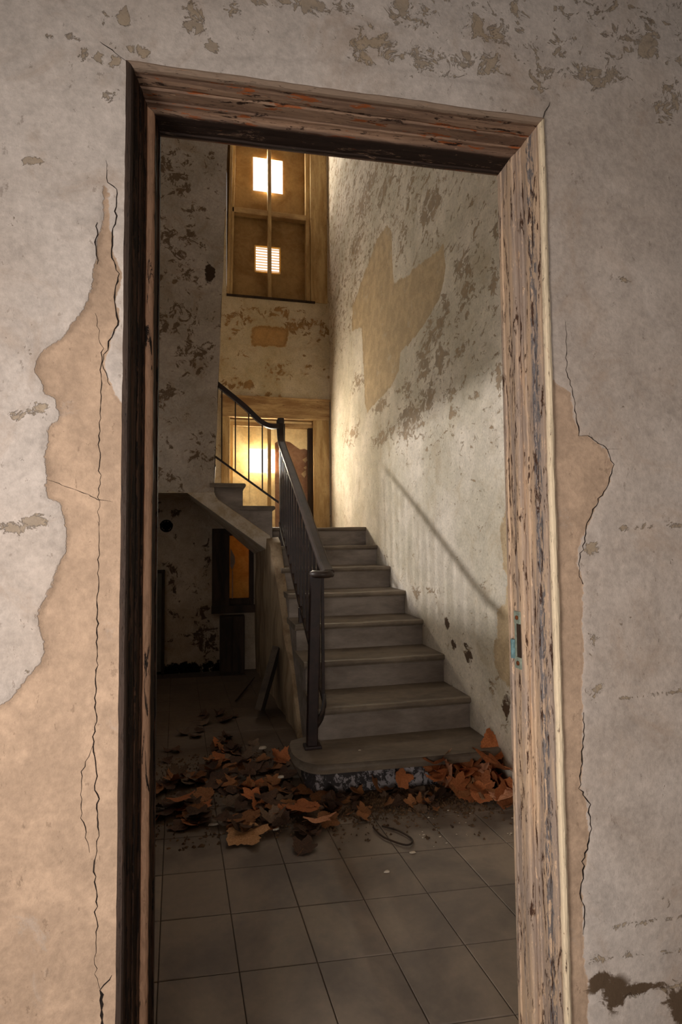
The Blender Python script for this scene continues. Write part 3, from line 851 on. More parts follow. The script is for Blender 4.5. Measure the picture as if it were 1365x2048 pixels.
plate('board', [0.195, 0.550, 0.870, 1.30], [4.30, 4.710, 5.05, 5.46], ib2, YB + 0.145, 0.006, M['board'], w1)
vent = plate('vent', [0.545, 0.560, 0.860, 0.875], [4.705, 4.720, 5.040, 5.055], lambda x, z: not (0.560 < x < 0.860 and 4.72 < z < 5.04), YB + 0.135, 0.02, M['slat'], w1)
vent['label'] = 'square cream louvred vent glowing with daylight'
for i in range(9):
    z = 4.726 + i * 0.0355
    MB().add([(0.56, YB + 0.136, z), (0.86, YB + 0.136, z), (0.86, YB + 0.150, z + 0.016), (0.56, YB + 0.150, z + 0.016), (0.56, YB + 0.138, z - 0.002), (0.86, YB + 0.138, z - 0.002), (0.86, YB + 0.152, z + 0.014), (0.56, YB + 0.152, z + 0.014)],
             [(0, 1, 2, 3), (7, 6, 5, 4), (0, 4, 5, 1), (3, 2, 6, 7), (0, 3, 7, 4), (1, 5, 6, 2)]).build('slat', M['slat'], vent)

w2 = empty('window_2')
tag(w2, 'landing window with ochre casing, pale left sheet with bright gap and rust-brown right sheet', 'window', kind='structure')
bar('casing', 0.130, 0.232, YB - 0.035, YB + 0.10, 1.40, 2.79, M['casing'], w2, 0.008)
bar('casing', 1.262, 1.462, YB - 0.035, YB + 0.10, 1.40, 2.79, M['casing'], w2, 0.008)
bar('head', 0.130, 1.470, YB - 0.045, YB + 0.10, 2.785, 3.035, M['casing_h'], w2, 0.010)
bar('head_moulding', 0.120, 1.476, YB - 0.065, YB + 0.02, 3.020, 3.050, M['casing_h'], w2, 0.008)
bar('top_rail', 0.232, 1.262, YB + 0.02, YB + 0.09, 2.690, 2.745, M['casing_h'], w2)
bar('stile', 0.234, 0.272, YB + 0.02, YB + 0.09, 1.40, 2.70, M['casing'], w2)
bar('stile', 1.200, 1.262, YB + 0.02, YB + 0.09, 1.40, 2.70, M['darkwood'], w2)
bar('mullion', 0.694, 0.740, YB + 0.058, YB + 0.090, 1.40, 2.70, M['casing'], w2)
hol = (0.475, 0.795, 2.125, 2.420)
plate('pane', [0.20, hol[0], 0.715], [1.38, hol[2], hol[3], 2.80], lambda x, z: not (x > hol[0] and hol[2] < z < hol[3]), YB + 0.095, 0.005, M['cream_sheet'], w2)['label'] = 'pale translucent sheet glowing with daylight'
plate('pane', [0.715, hol[1], 1.28], [1.38, hol[2], hol[3], 2.80], lambda x, z: z > hol[3] or (x < hol[1] and z < hol[2]), YB + 0.095, 0.005, M['cream_sheet'], w2)
wv = [(0.790, 1.38), (1.28, 1.38), (1.28, 2.43), (1.20, 2.425), (1.17, 2.44), (1.11, 2.43), (1.05, 2.47), (0.98, 2.52), (0.90, 2.535), (0.83, 2.53), (0.790, 2.50)]
MB().poly([(x, YB + 0.090, z) for x, z in wv], (0, -0.003, 0)).build('paper', M['paper'], w2)['label'] = 'torn rust-brown paper covering the right pane'
q = MB()
for (a, b, c, d_) in ((1.165, 2.30, 0.05, 0.08), (1.150, 2.12, 0.05, 0.10), (1.17, 2.20, 0.03, 0.05)):
    q.poly([(a - c * 0.6, YB + 0.086, b), (a + c * 0.2, YB + 0.085, b - d_ * 0.5), (a + c * 0.7, YB + 0.086, b - d_ * 0.1), (a + c * 0.6, YB + 0.085, b + d_ * 0.5)], (0, -0.002, 0))
q.build('paper_scrap', M['cream_sheet'], w2)

w3 = empty('window_3')
tag(w3, 'small dark framed window under the stairs with an amber glowing pane', 'window', kind='structure')
bar('casing', 0.020, 0.190, YU - 0.02, YU + 0.10, 0.585, 1.36, M['darkwood'], w3)
bar('casing', 0.388, 0.430, YU - 0.01, YU + 0.10, 0.585, 1.36, M['darkwood'], w3)
bar('head', 0.020, 0.430, YU - 0.012, YU + 0.10, 1.33, 1.40, M['darkwood'], w3)
bar('sill', 0.015, 0.440, YU - 0.06, YU + 0.12, 0.565, 0.640, M['darkwood'], w3)
bar('lower_rail', 0.19, 0.39, YU + 0.02, YU + 0.09, 0.64, 0.70, M['darkwood'], w3)
plate('pane', [0.18, 0.40], [0.64, 1.36], lambda x, z: True, YU + 0.10, 0.005, M['amber'], w3)
q = MB().poly([(0.200, YU + 0.094, 1.02), (0.222, YU + 0.094, 0.98), (0.250, YU + 0.094, 1.06), (0.246, YU + 0.094, 1.12), (0.215, YU + 0.094, 1.18), (0.202, YU + 0.094, 1.20)], (0, -0.003, 0))
q.build('paper_scrap', M['plain'], w3)
bar('stay_rod', 0.216, 0.226, YU + 0.03, YU + 0.04, 0.66, 0.98, M['plain'], w3, 0.002)

d2 = empty('door_2')
tag(d2, 'low grey cupboard door in a dark frame under the stairs', 'door', kind='structure')
bar('door_leaf', -1.00, -0.452, YU - 0.022, YU - 0.002, 0.03, 0.972, M['grey_door'], d2, 0.004)
bar('frame_post', -0.452, -0.425, YU - 0.035, YU - 0.001, 0.0, 1.003, M['darkwood'], d2, 0.004)
bar('frame_head', -1.02, -0.452, YU - 0.035, YU - 0.001, 0.972, 1.003, M['darkwood'], d2, 0.004)

# ================================================================== STAIRS
stairs = empty('staircase')
tag(stairs, 'lower flight of eight grey stone steps rising beside the flaking wall', 'stairs')


def nosing(y, z, th=0.040, depth=0.40):
    return [(y + depth, z - th), (y + depth, z), (y + 0.018, z), (y + 0.008, z - 0.002), (y + 0.002, z - 0.008), (y, z - 0.016), (y + 0.001, z - 0.025), (y + 0.006, z - 0.032), (y + 0.014, z - 0.034), (y + 0.016, z - 0.040)]


def tread(k):
    y, z = Y1 + RUN * k, RISE * (k + 1)
    dep = RUN + 0.05 if k < 7 else YB - y
    xs = np.linspace(XL if k else 0.0, XW - 0.003, 15)
    rings = []
    for i, x in enumerate(xs):
        pr = nosing(y, z, 0.040, dep)
        wz = -0.005 * math.exp(-((x - 1.02) / 0.18) ** 2) + random.gauss(0, 0.0006)
        wy = 0.006 * math.exp(-((x - 1.0) / 0.2) ** 2) + random.gauss(0, 0.0008)
        rings.append([(x, py + (wy if j > 1 and j < 8 else 0), pz + (wz if 1 < j < 6 else 0)) for j, (py, pz) in enumerate(pr)])
    mb = MB().loft(rings)
    return mb.build('tread' if k < 7 else 'landing', M['stone'], stairs)


for k in range(1, 8):
    tread(k)
    y = Y1 + RUN * k + 0.024
    z0, z1 = RISE * k, RISE * (k + 1) - 0.038
    MB().box(XL + 0.016, XW - 0.003, y, y + 0.05, z0, z1).build('riser', M['riser'], stairs)
# bottom step: bull-nosed on the left
out = [(XW - 0.003, Y1 + 0.035), (1.20, Y1 + 0.045), (0.93, Y1 + 0.058), (0.676, Y1 + 0.072), (0.56, Y1 + 0.076)]
for a in range(0, 100, 10):
    t = math.radians(a)
    out.append((0.56 - 0.125 * math.sin(t), Y1 + 0.076 + 0.19 - 0.19 * math.cos(t)))
out += [(0.436, 3.03), (0.452, 3.085), (0.486, 3.125), (0.53, 3.14), (XW - 0.003, 3.14)]
rings = []
for z, e in ((0.128, 0.018), (0.134, 0.010), (0.142, 0.003), (0.153, 0.0), (0.164, 0.003), (0.172, 0.010), (0.175, 0.020)):
    rg = []
    n = len(out)
    for i, (x, y) in enumerate(out):
        a, b = Vector(out[(i - 1) % n]), Vector(out[(i + 1) % n])
        t = (b - a).normalized()
        nx, ny = -t.y, t.x
        ok = 0 if (x > XW - 0.01 or y > 3.12) else 1
        rg.append((x - nx * -e * ok * (1), y + ny * e * ok if ok else y, z))
    rings.append(rg)
bs_ = MB().loft(rings)
b1 = bs_.build('tread', M['stone'], stairs)
b1['label'] = 'bottom tread with rounded left end'
rp = []
for x, y in out:
    if y < 3.13:
        rp.append((0.56 + (x - 0.56) * (0.60 if x < 0.56 else 1.0), y + 0.06 if x > 0.55 else y + 0.045))
rp = [(x, min(y, 3.10)) for x, y in rp]
rp2 = rp + [(XW - 0.003, 3.10)]
mb = MB()
mb.loft([[(x, y, 0.0) for x, y in rp2], [(x, y, 0.05) for x, y in rp2], [(x, y, 0.09) for x, y in rp2], [(x, y, 0.130) for x, y in rp2]])
rr = mb.build('riser', M['riser1'], stairs)
at = rr.data.attributes.new('mask', 'FLOAT_COLOR', 'POINT')
at.data.foreach_set('color', np.array([[0, max(0.0, min(1, (0.85 - v.co.x) / 0.25)) * 0.9, 0, 1] for v in rr.data.vertices], np.float32).ravel())
rr['label'] = 'bottom riser with black and white flaking paint'
# stepped stone ends of the flight
mb = MB()
for k in range(1, 8):
    y = Y1 + RUN * k + 0.024
    yn = Y1 + RUN * (k + 1) + 0.024 if k < 7 else Y8 + 0.35
    mb.box(XL + 0.012, XL + 0.05, y + 0.003, yn, max(0, RISE * k - 0.35), RISE * (k + 1) - 0.038)
mb.build('step_end', M['riser'], stairs)
# plastered spandrel under the flight, slightly oblique
spx = lambda y: 0.56 - 0.05 * (y - 3.5)
SPO = [(3.20, 0.0), (3.30, 0.0), (3.567, 0.041), (3.723, 0.217), (3.911, 0.406), (4.288, 0.780), (4.774, 1.249), (4.98, 1.30), (5.72, 1.30), (5.72, 0.0)]
sv, sf = [], []
ny, nz = 60, 30
top = lambda y: np.interp(y, [3.45, 3.567, 3.723, 3.911, 4.288, 4.774, 4.96, 5.72], [0.0, 0.041, 0.217, 0.406, 0.780, 1.249, 1.30, 1.30])
for i in range(ny + 1):
    y = 3.46 + (5.72 - 3.46) * i / ny
    for j in range(nz + 1):
        z = top(y) * j / nz
        b = (vnoise(np.array([y * 9.0]), np.array([z * 5.0]), 51)[0] - 0.5) * 0.022
        bulge = 0.012 * math.sin(math.pi * min(1, j / nz))
        sv.append((spx(y) + b - bulge, y, z))
for i in range(ny):
    for j in range(nz):
        a = i * (nz + 1) + j
        sf.append((a, a + 1, a + nz + 2, a + nz + 1))
n0 = len(sv)
for i in range(ny + 1):
    y = 3.46 + (5.72 - 3.46) * i / ny
    sv.append((XL + 0.03, y, top(y) + 0.004))
for i in range(ny):
    a = i * (nz + 1) + nz
    sf.append((a, n0 + i, n0 + i + 1, a + nz + 1))
mesh_obj('spandrel', sv, sf, M['spandrel'], stairs, True)['label'] = 'rough plastered side under the flight'
# landing edge under the upper flight
MB().box(XL - 0.02, XW - 0.003, Y8 + 0.07, YB, RISE * 8 - 0.20, RISE * 8 - 0.041).build('landing_slab', M['riser'], stairs)

up2 = empty('staircase')
tag(up2, 'upper flight of grey stone steps climbing left from the landing', 'stairs')
URISE = (1.580, 1.777, 1.965, 2.155, 2.345, 2.535)
UX = (0.564, 0.306, 0.05, -0.21, -0.47, -0.73)
for k, (z, x) in enumerate(zip(URISE, UX)):
    prf = nosing(0, 0, 0.036, 0.31)
    rings = [[(x - py, y, z + pz) for py, pz in prf] for y in (YF - 0.012 if k < 2 else YF + 0.135, YB - 0.07)]
    MB().loft(rings).build('tread', M['stone'], up2)
    zb = URISE[k - 1] if k else RISE * 8
    MB().box(x - 0.07, x - 0.026, (YF + 0.03 if k < 2 else YF + 0.135), YB - 0.07, zb - (0.0 if k else 0.0), z - 0.034).build('riser', M['riser'], up2)
# side string below the steps
strp = [(0.538, 1.15), (0.538, 1.546), (0.280, 1.546), (0.280, 1.743), (0.0, 1.743), (-0.05, 1.60), (0.07, 1.60), (0.52, 1.28)]
strp = [(0.538, 1.20), (0.538, 1.546), (0.280, 1.546), (0.280, 1.743), (0.02, 1.743), (0.02, 1.65), (0.49, 1.22)]
MB().poly([(x, YF + 0.006, z) for x, z in strp], (0, 0.10, 0)).build('string', M['riser'], up2)
# thick plaster rim along the underside
rim = [(-0.19, 1.692), (0.036, 1.694), (0.046, 1.665), (0.07, 1.632), (0.515, 1.318), (0.530, 1.250), (0.488, 1.187), (-0.178, 1.684)]
rings = []
for y, e in ((YF + 0.05, 0.0), (YF - 0.006, 0.0), (YF - 0.016, 0.008)):
    cx, cz = sum(p[0] for p in rim) / len(rim), sum(p[1] for p in rim) / len(rim)
    rings.append([(x + (0.3 * e if x < cx else -0.3 * e), y, z + (e if z < 1.44 - 0.55 * (x - 0.17) else -e)) for x, z in rim])
mb = MB()
mb.loft(rings)
mb.build('rim', M['band'], up2)['label'] = 'thick flaking plaster rim of the upper flight'
sof = []
nn_ = 10
v_, f_ = [], []
for i in range(nn_ + 1):
    t = i / nn_
    x, z = -0.185 + t * (0.488 + 0.185), 1.690 + t * (1.190 - 1.690)
    for j in range(5):
        s = j / 4
        v_.append((x + s * (-0.055) * t, YF + 0.0 + s * (YU - YF + 0.02), z - 0.004 + 0.01 * math.sin(3 * s) - s * 0.045 * t))
for i in range(nn_):
    for j in range(4):
        a = i * 5 + j
        f_.append((a, a + 5, a + 6, a + 1))
mesh_obj('soffit', v_, f_, M['band'], up2, True)
MB().box(XHL + 0.005, -0.183, YF + 0.002, YU + 0.03, 1.688, 1.74).build('slab', M['band'], up2)

# ================================================================== RAILINGS
rail = empty('stair_railing')
tag(rail, 'dark iron balustrade with worn handrail along the lower flight', 'railing')
RX = 0.62


def smooth_path(pts, n=6):
    P = [Vector(p) for p in pts]
    o = []
    for i in range(len(P) - 1):
        p0, p1, p2, p3 = P[max(i - 1, 0)], P[i], P[i + 1], P[min(i + 2, len(P) - 1)]
        for k in range(n):
            t = k / n
            o.append(0.5 * ((2 * p1) + (p2 - p0) * t + (2 * p0 - 5 * p1 + 4 * p2 - p3) * t * t + (3 * p1 - p0 - 3 * p2 + p3) * t ** 3))
    o.append(P[-1])
    return o


def sweep(name, pts, prof, side_fn, mat, parent):
    P = [Vector(p) for p in pts]
    rs = []
    for i, p in enumerate(P):
        t = (P[min(i + 1, len(P) - 1)] - P[max(i - 1, 0)]).normalized()
        s = Vector(side_fn)
        s = (s - t * s.dot(t)).normalized()
        w = s.cross(t)
        if w.z < 0 and abs(w.z) > 0.05:
            w = -w
        rs.append([tuple(p + s * a + w * b) for a, b in prof])
    return MB().loft(rs).build(name, mat, parent, False)


hp = [(-0.026, -0.022), (0.026, -0.022), (0.031, -0.012), (0.032, 0.010), (0.027, 0.019), (0.018, 0.022), (-0.018, 0.022), (-0.027, 0.019), (-0.032, 0.010), (-0.031, -0.012)]
path = smooth_path([(RX, 2.945, 1.088), (RX, 3.03, 1.118), (RX, 3.12, 1.160), (RX, 3.40, 1.312), (RX, 3.90, 1.588), (RX, 4.40, 1.855), (RX, 4.76, 2.045), (RX, 4.90, 2.125), (RX, 4.99, 2.205), (RX, 5.035, 2.30), (RX, 5.050, 2.365)])
hrail = sweep('handrail', path, hp, (1, 0, 0), M['handrail'], rail)
# volute towards the newel
vp = smooth_path([(RX + 0.012, 2.975, 1.092), (RX, 2.938, 1.086), (RX - 0.03, 2.928, 1.085), (RX - 0.065, 2.945, 1.085), (RX - 0.075, 2.975, 1.085)])
MB().tube(vp, 0.026, 10, 0.8).build('volute', M['handrail'], hrail, True)
zb_ = lambda y: 0.387 + 0.532 * (y - 3.10)
zh_ = lambda y: float(np.interp(y, [3.03, 3.12, 3.40, 3.90, 4.40, 4.76, 4.90, 4.99], [1.10, 1.14, 1.292, 1.568, 1.835, 2.025, 2.105, 2.185]))
MB().add(*(lambda v: (v, [(0, 1, 3, 2), (4, 6, 7, 5), (0, 4, 5, 1), (2, 3, 7, 6), (0, 2, 6, 4), (1, 5, 7, 3)]))([(RX + dx, y, zb_(y) + dz) for dx in (-0.012, 0.012) for y in (3.10, 5.06) for dz in (-0.014, 0.014)])).build('bottom_rail', M['rail'], rail)
for i in range(15):
    y = 3.115 + i * 0.1285
    MB().box(RX - 0.008, RX + 0.008, y - 0.008, y + 0.008, zb_(y), zh_(y)).build('baluster', M['rail'], rail)
# newel on the bottom step
nb, ntp = Vector((0.527, 2.968, 0.178)), Vector((0.552, 2.968, 1.075))
rs = [[tuple(p + Vector((a, b, 0))) for a, b in ((-0.029, -0.014), (-0.024, -0.019), (0.024, -0.019), (0.029, -0.014), (0.029, 0.014), (0.024, 0.019), (-0.024, 0.019), (-0.029, 0.014))] for p in (nb, nb.lerp(ntp, 0.5), ntp)]
newel1 = MB().loft(rs).build('newel', M['rail'], rail)
MB().bbox(0.485, 0.575, 2.93, 3.006, 0.175, 0.190, 0.004).build('base_plate', M['rail'], newel1)
MB().tube(smooth_path([(RX, 3.115, 0.400), (RX - 0.005, 3.07, 0.365), (RX - 0.03, 3.02, 0.315), (0.545, 2.985, 0.270), (0.532, 2.968, 0.262)]), 0.013, 8, 1.6).build('bracket', M['rail'], rail)
MB().box(RX - 0.018, RX + 0.018, 3.86, 3.895, RISE * 4 - 0.001, zb_(3.88)).build('foot', M['rail'], rail)
newel2 = MB().bbox(RX - 0.004, RX + 0.046, 5.035, 5.085, RISE * 8 - 0.02 - 0.18, 2.34, 0.006).build('newel', M['rail'], rail)
MB().bbox(RX - 0.024, RX + 0.04, 5.022, 5.085, 2.33, 2.395, 0.022).build('newel_cap', M['handrail'], newel2)

rail2 = empty('stair_railing')
tag(rail2, 'thin iron balustrade with dark handrail on the upper flight before the bright window', 'railing')
p2 = smooth_path([(0.02, 5.0, 2.692), (0.081, 5.0, 2.645), (0.283, 5.0, 2.487), (0.40, 5.0, 2.378), (0.455, 5.0, 2.335), (0.50, 5.0, 2.312), (0.545, 5.01, 2.305), (0.595, 5.03, 2.310)])
sweep('handrail', p2, [(a * 0.9, b * 1.0) for a, b in hp], (0, 1, 0), M['rail'], rail2)
MB().add(*(lambda v: (v, [(0, 1, 3, 2), (4, 6, 7, 5), (0, 4, 5, 1), (2, 3, 7, 6), (0, 2, 6, 4), (1, 5, 7, 3)]))([(x, 5.0 + dy, z + dz) for dy in (-0.006, 0.006) for x, z in ((0.045, 2.014), (0.60, 1.615)) for dz in (-0.011, 0.011)])).build('bottom_rail', M['rail'], rail2)
for x in (0.099, 0.217, 0.335, 0.455):
    zt_ = float(np.interp(x, [0.02, 0.081, 0.283, 0.40, 0.455], [2.675, 2.628, 2.47, 2.36, 2.318]))
    zb2 = 2.014 + (x - 0.045) * (1.615 - 2.014) / 0.555
    MB().box(x - 0.0055, x + 0.0055, 4.995, 5.005, zb2, zt_).build('baluster', M['rail'], rail2)

# ================================================================== LOOSE THINGS
# dark wooden cabinet panel below the small window
cab = empty('wooden_box')
tag(cab, 'dark wooden box standing under the small amber window', 'box')
MB().bbox(0.095, 0.330, YU - 0.16, YU - 0.012, 0.0, 0.545, 0.004).build('body', M['darkwood'], cab)
bar('front_board', 0.103, 0.208, YU - 0.168, YU - 0.160, 0.02, 0.53, M['darkwood'], cab, 0.003)
bar('front_board', 0.216, 0.322, YU - 0.168, YU - 0.160, 0.02, 0.53, M['darkwood'], cab, 0.003)
# leaning slab
a0 = Vector((0.352, 4.03, 0.0))
a1 = Vector((0.492, 4.13, 0.420))
ax = (a1 - a0).normalized()
sd = Vector((0.10, 0.35, 0)).normalized()
sd = (sd - ax * sd.dot(ax)).normalized()
nm = ax.cross(sd)
mb = MB()
L_ = (a1 - a0).length
pts = [a0 + ax * p + sd * q_ + nm * r_ for p in (0.0, L_) for q_ in (0, 0.26) for r_ in (0, 0.045)]
mb.add([tuple(p) for p in pts], [(0, 1, 3, 2), (4, 6, 7, 5), (0, 4, 5, 1), (2, 3, 7, 6), (0, 2, 6, 4), (1, 5, 7, 3)])
slab = mb.build('stone_slab', simple('dark_brown_slab', S(84, 72, 60), S(58, 49, 41), 6, (1, 1, 1), 0.85, 0.3))
zmin = min(p.z for p in pts)
slab.location.z = -zmin
tag(slab, 'dark rectangular slab leaning against the plastered side of the stairs', 'slab')
st_ = MB().tube([(0.20, 4.55, 0.012), (0.26, 4.75, 0.014), (0.34, 5.02, 0.02), (0.40, 5.22, 0.03)], [0.006, 0.007, 0.006, 0.004], 6).build('stick', M['darkwood'])
tag(st_, 'thin dark stick lying on the floor under the stairs', 'stick')


# ---- leaves
def leaf_mat(name, c1, c2):
    k = NT(name)
    p = k.pos()
    n1 = k.noise(p, 14, 5, 0.65, 0.5)
    n2 = k.noise(p, 60, 4, 0.7)
    oi = k.n('ShaderNodeObjectInfo').outputs['Random']
    c = k.mix(k.sstep(n1, 0.35, 0.65), c1, c2)
    c = k.mix(1.0, c, k.gray(k.M('ADD', k.M('MULTIPLY', oi, 0.45), 0.75)), 'MULTIPLY')
    c = k.mix(1.0, c, k.gray(k.M('ADD', k.M('MULTIPLY', n2, 0.6), 0.7)), 'MULTIPLY')
    return k.fin(c, 0.75, k.bump(n2, 0.4, 0.003), 0.25)


LM = [leaf_mat('rust_orange_leaf', S(178, 110, 66), S(146, 84, 50)),
      leaf_mat('mid_brown_leaf', S(154, 104, 66), S(120, 78, 48)),
      leaf_mat('dark_brown_leaf', S(92, 66, 50), S(62, 45, 36)),
      leaf_mat('pale_tan_leaf', S(176, 134, 94), S(148, 106, 70)),
      leaf_mat('grey_brown_leaf', S(120, 98, 80), S(88, 71, 58)),
      leaf_mat('pinkish_tan_leaf', S(200, 150, 120), S(174, 114, 78))]


def leaf_mesh(seed, size=1.0, curl=0.25, lobes=5):
    r = random.Random(seed)
    lob = [(-2.25, 0.62), (-1.10, 0.88), (0.0, 1.0), (1.10, 0.88), (2.25, 0.62)]
    n = 44
    outl = []
    for i in range(n):
        th = -math.pi + 2 * math.pi * i / n
        rad = 0.30
        for c, a in lob:
            d = abs(th - c)
            rad = max(rad, a * (1 - 0.40 * min(1, (d / 0.58)) ** 1.3))
        tooth = 0.05 if i % 2 else -0.04
        rad *= 1 + tooth + r.uniform(-0.07, 0.07)
        outl.append((rad * math.cos(th), rad * math.sin(th)))
    k1, k2, k3 = r.uniform(-1, 1) * curl, r.uniform(0.2, 1) * curl, r.uniform(0, 6.28)
    bend = r.uniform(-0.5, 0.9) * curl

    def zz(x, y):
        rr = math.hypot(x, y)
        a = math.atan2(y, x)
        z = k2 * rr ** 2 * 0.5 + k1 * 0.45 * rr * math.sin(2 * a + k3) + bend * y * y * 0.9
        z += 0.07 * rr * math.cos(5 * a) + 0.035 * math.sin(9 * x + k3) * math.cos(8 * y)
        return z
    v = [(0, 0, 0)]
    for f in (0.35, 0.68, 1.0):
        for x, y in outl:
            v.append((x * f, y * f, zz(x * f, y * f)))
    f = []
    for i in range(n):
        j = (i + 1) % n
        f.append((0, 1 + i, 1 + j))
        for q_ in range(2):
            f.append((1 + q_ * n + i, 1 + (q_ + 1) * n + i, 1 + (q_ + 1) * n + j, 1 + q_ * n + j))
    zm = min(p[2] for p in v)
    v = [(x * size, y * size, (z - zm * 0.7) * size) for x, y, z in v]
    # stalk
    z0 = v[0][2]
    rr = 0.014 * size
    sy = r.uniform(-0.3, 0.3)
    sv_, sf_ = [], []
    for t in (0, 0.5, 1.0):
        for a in range(4):
            sv_.append((-(0.02 + 0.72 * t) * size, sy * t * t * size + rr * math.cos(a * 1.571), z0 * (1 - t * 0.5) + 0.004 + rr * math.sin(a * 1.571)))
    for q_ in range(2):
        for a in range(4):
            c = (a + 1) % 4
            sf_.append((q_ * 4 + a, q_ * 4 + c, q_ * 4 + 4 + c, q_ * 4 + 4 + a))
    out_ = []
    for nm_, vv, ff in (('dry_leaf', v, f), ('stalk', sv_, sf_), ('dry_leaf', v + sv_, f + [tuple(i + len(v) for i in q) for q in sf_])):
        me = bpy.data.meshes.new(nm_)
        me.from_pydata(vv, [], ff)
        me.polygons.foreach_set('use_smooth', [True] * len(me.polygons))
        me.materials.append(LM[0])
        me.update()
        out_.append(me)
    return out_


LEAVES = [leaf_mesh(s, 1.0, c) for s, c in ((1, 0.35), (2, 0.6), (3, 0.9), (4, 0.5), (5, 1.2), (6, 0.4), (7, 0.8), (8, 1.5))]


def put_leaf(x, y, z, size, rot, tilt, mi, mat, label, group=None):
    single = group is None
    o = bpy.data.objects.new('dry_leaf', LEAVES[mi][0 if single else 2])
    COL.objects.link(o)
    o.location = (x, y, z)
    o.rotation_euler = (tilt[0], tilt[1], rot)
    o.scale = (size, size, size * (0.7 if single else 0.55))
    o.material_slots[0].link = 'OBJECT'
    o.material_slots[0].material = LM[mat]
    if single:                       # the stalk shows on the leaves that stand out
        k = bpy.data.objects.new('stalk', LEAVES[mi][1])
        COL.objects.link(k)
        k.parent = o
        k.material_slots[0].link = 'OBJECT'
        k.material_slots[0].material = LM[1]
    tag(o, label, 'leaf', group)
    return o


HUE = ('rust-orange', 'mid-brown', 'dark brown', 'pale tan', 'grey-brown', 'pinkish tan')


def inpoly(P, x, y):
    c = False
    for i in range(len(P)):
        (x0, y0), (x1, y1) = P[i], P[i - 1]
        if (y0 > y) != (y1 > y) and x < (x1 - x0) * (y - y0) / (y1 - y0) + x0:
            c = not c
    return c


def scatter(P, n, sizes, mats, label, group, zmax, tilt=0.35, avoid=None, zone=None, ztop=None):
    xs, ys = [p[0] for p in P], [p[1] for p in P]
    k = 0
    while k < n:
        x, y = random.uniform(min(xs), max(xs)), random.uniform(min(ys), max(ys))
        if not inpoly(P, x, y) or (avoid and avoid(x, y)):
            continue
        k += 1
        m_ = random.choice(mats)
        sz = random.uniform(*sizes)
        zt_ = ztop(x, y) if ztop else zmax
        lb = (label % HUE[m_]) + (' ' + zone(x, y) if zone else '')
        put_leaf(x, y, random.uniform(0.004, zt_), sz, random.uniform(0, 6.28),
                 (random.gauss(0, tilt), random.gauss(0, tilt)), random.randrange(8), m_, lb, group)


in_step = lambda x, y: (x > 0.47 and y > 2.74) or (x > 0.42 and y > 2.85)
DR = [(-0.36, 2.75), (-0.28, 2.60), (0.0, 2.64), (0.20, 2.46), (0.44, 2.40), (0.56, 2.54), (0.60, 2.72), (0.46, 2.80), (0.42, 3.05), (0.40, 3.40), (0.05, 3.60), (-0.10, 3.20), (-0.40, 3.05)]
zone_d = lambda x, y: ('far back' if y > 3.15 else 'middle' if y > 2.8 else 'near edge') + (' left' if x < -0.05 else ' right' if x > 0.2 else ' centre')
scatter(DR, 135, (0.050, 0.085), [0, 1, 1, 1, 2, 2, 2, 4], '%s leaf in the drift left of the bottom step,', 'dry leaves drifted left of the bottom step', 0.030, 0.17, in_step, zone_d)
DF = [(-0.55, 3.2), (-0.20, 3.1), (0.0, 3.6), (0.36, 3.5), (0.40, 3.95), (0.0, 4.5), (-0.5, 4.3)]
scatter(DF, 20, (0.04, 0.07), [2, 2, 4], '%s leaf on the dark floor under the stairs,', 'dark leaves on the floor under the stairs', 0.012, 0.15, None, lambda x, y: 'farther in' if y > 3.8 else 'nearer the drift')
HR = [(1.10, 2.62), (1.44, 2.40), (1.44, 2.78), (1.12, 2.78)]
scatter(HR, 46, (0.060, 0.105), [0, 0, 0, 1, 5], '%s leaf heaped at the right end of the bottom step,', 'orange leaves heaped at the right end of the bottom step', 0.1, 0.5, None, lambda x, y: 'by the riser' if y > 2.62 else 'in front', lambda x, y: 0.02 + 0.34 * max(0, y - 2.40))
MIDP = [(0.58, 2.72), (0.62, 2.50), (1.12, 2.50), (1.16, 2.74), (0.70, 2.76)]
scatter(MIDP, 46, (0.022, 0.055), [1, 2, 2, 4], 'small broken %s leaf along the foot of the bottom step', 'broken leaves along the foot of the bottom step', 0.022, 0.35, None, lambda x, y: 'on the left' if x < 0.86 else 'on the right')
# single leaves that stand out
put_leaf(0.150, 2.50, 0.012, 0.125, -1.25, (0.05, 0.05), 0, 3, 'large pale tan lobed leaf lying in front of the drift')
put_leaf(-0.145, 2.80, 0.055, 0.085, 0.4, (-0.25, 0.1), 3, 0, 'bright orange flat leaf at the left front of the drift')
put_leaf(0.43, 2.60, 0.040, 0.110, 2.8, (0.1, 0.05), 0, 0, 'broad orange leaf at the right front of the drift')
put_leaf(0.46, 2.50, 0.028, 0.095, 0.1, (-0.3, 0.1), 3, 5, 'pinkish tan curled leaf beneath the broad orange leaf')
put_leaf(0.375, 2.33, 0.006, 0.070, 1.0, (0.1, -0.1), 2, 2, 'dark shrivelled leaf nearest the doorway')
put_leaf(0.43, 2.43, 0.012, 0.075, 2.2, (0.1, 0.1), 6, 2, 'dark shrivelled leaf just behind the pinkish tan leaf')
put_leaf(-0.05, 2.66, 0.014, 0.075, 0.6, (0.1, 0.1), 2, 2, 'dark brown round leaf in front of the bright orange leaf')
put_leaf(-0.275, 2.42, 0.010, 0.05, 1.6, (0.1, 0.1), 4, 2, 'dark curled leaf alone beside the left door jamb')
put_leaf(0.93, 2.708, 0.075, 0.065, 0.3, (1.1, 0.1), 3, 0, 'orange leaf propped upright against the middle of the bottom riser')
put_leaf(0.80, 2.712, 0.055, 0.065, 1.3, (1.0, 0.0), 0, 1, 'brown leaf propped upright against the left of the bottom riser')
put_leaf(1.41, 2.60, 0.13, 0.13, 2.5, (0.55, -0.3), 5, 0, 'largest orange leaf on top of the heap by the right jamb')
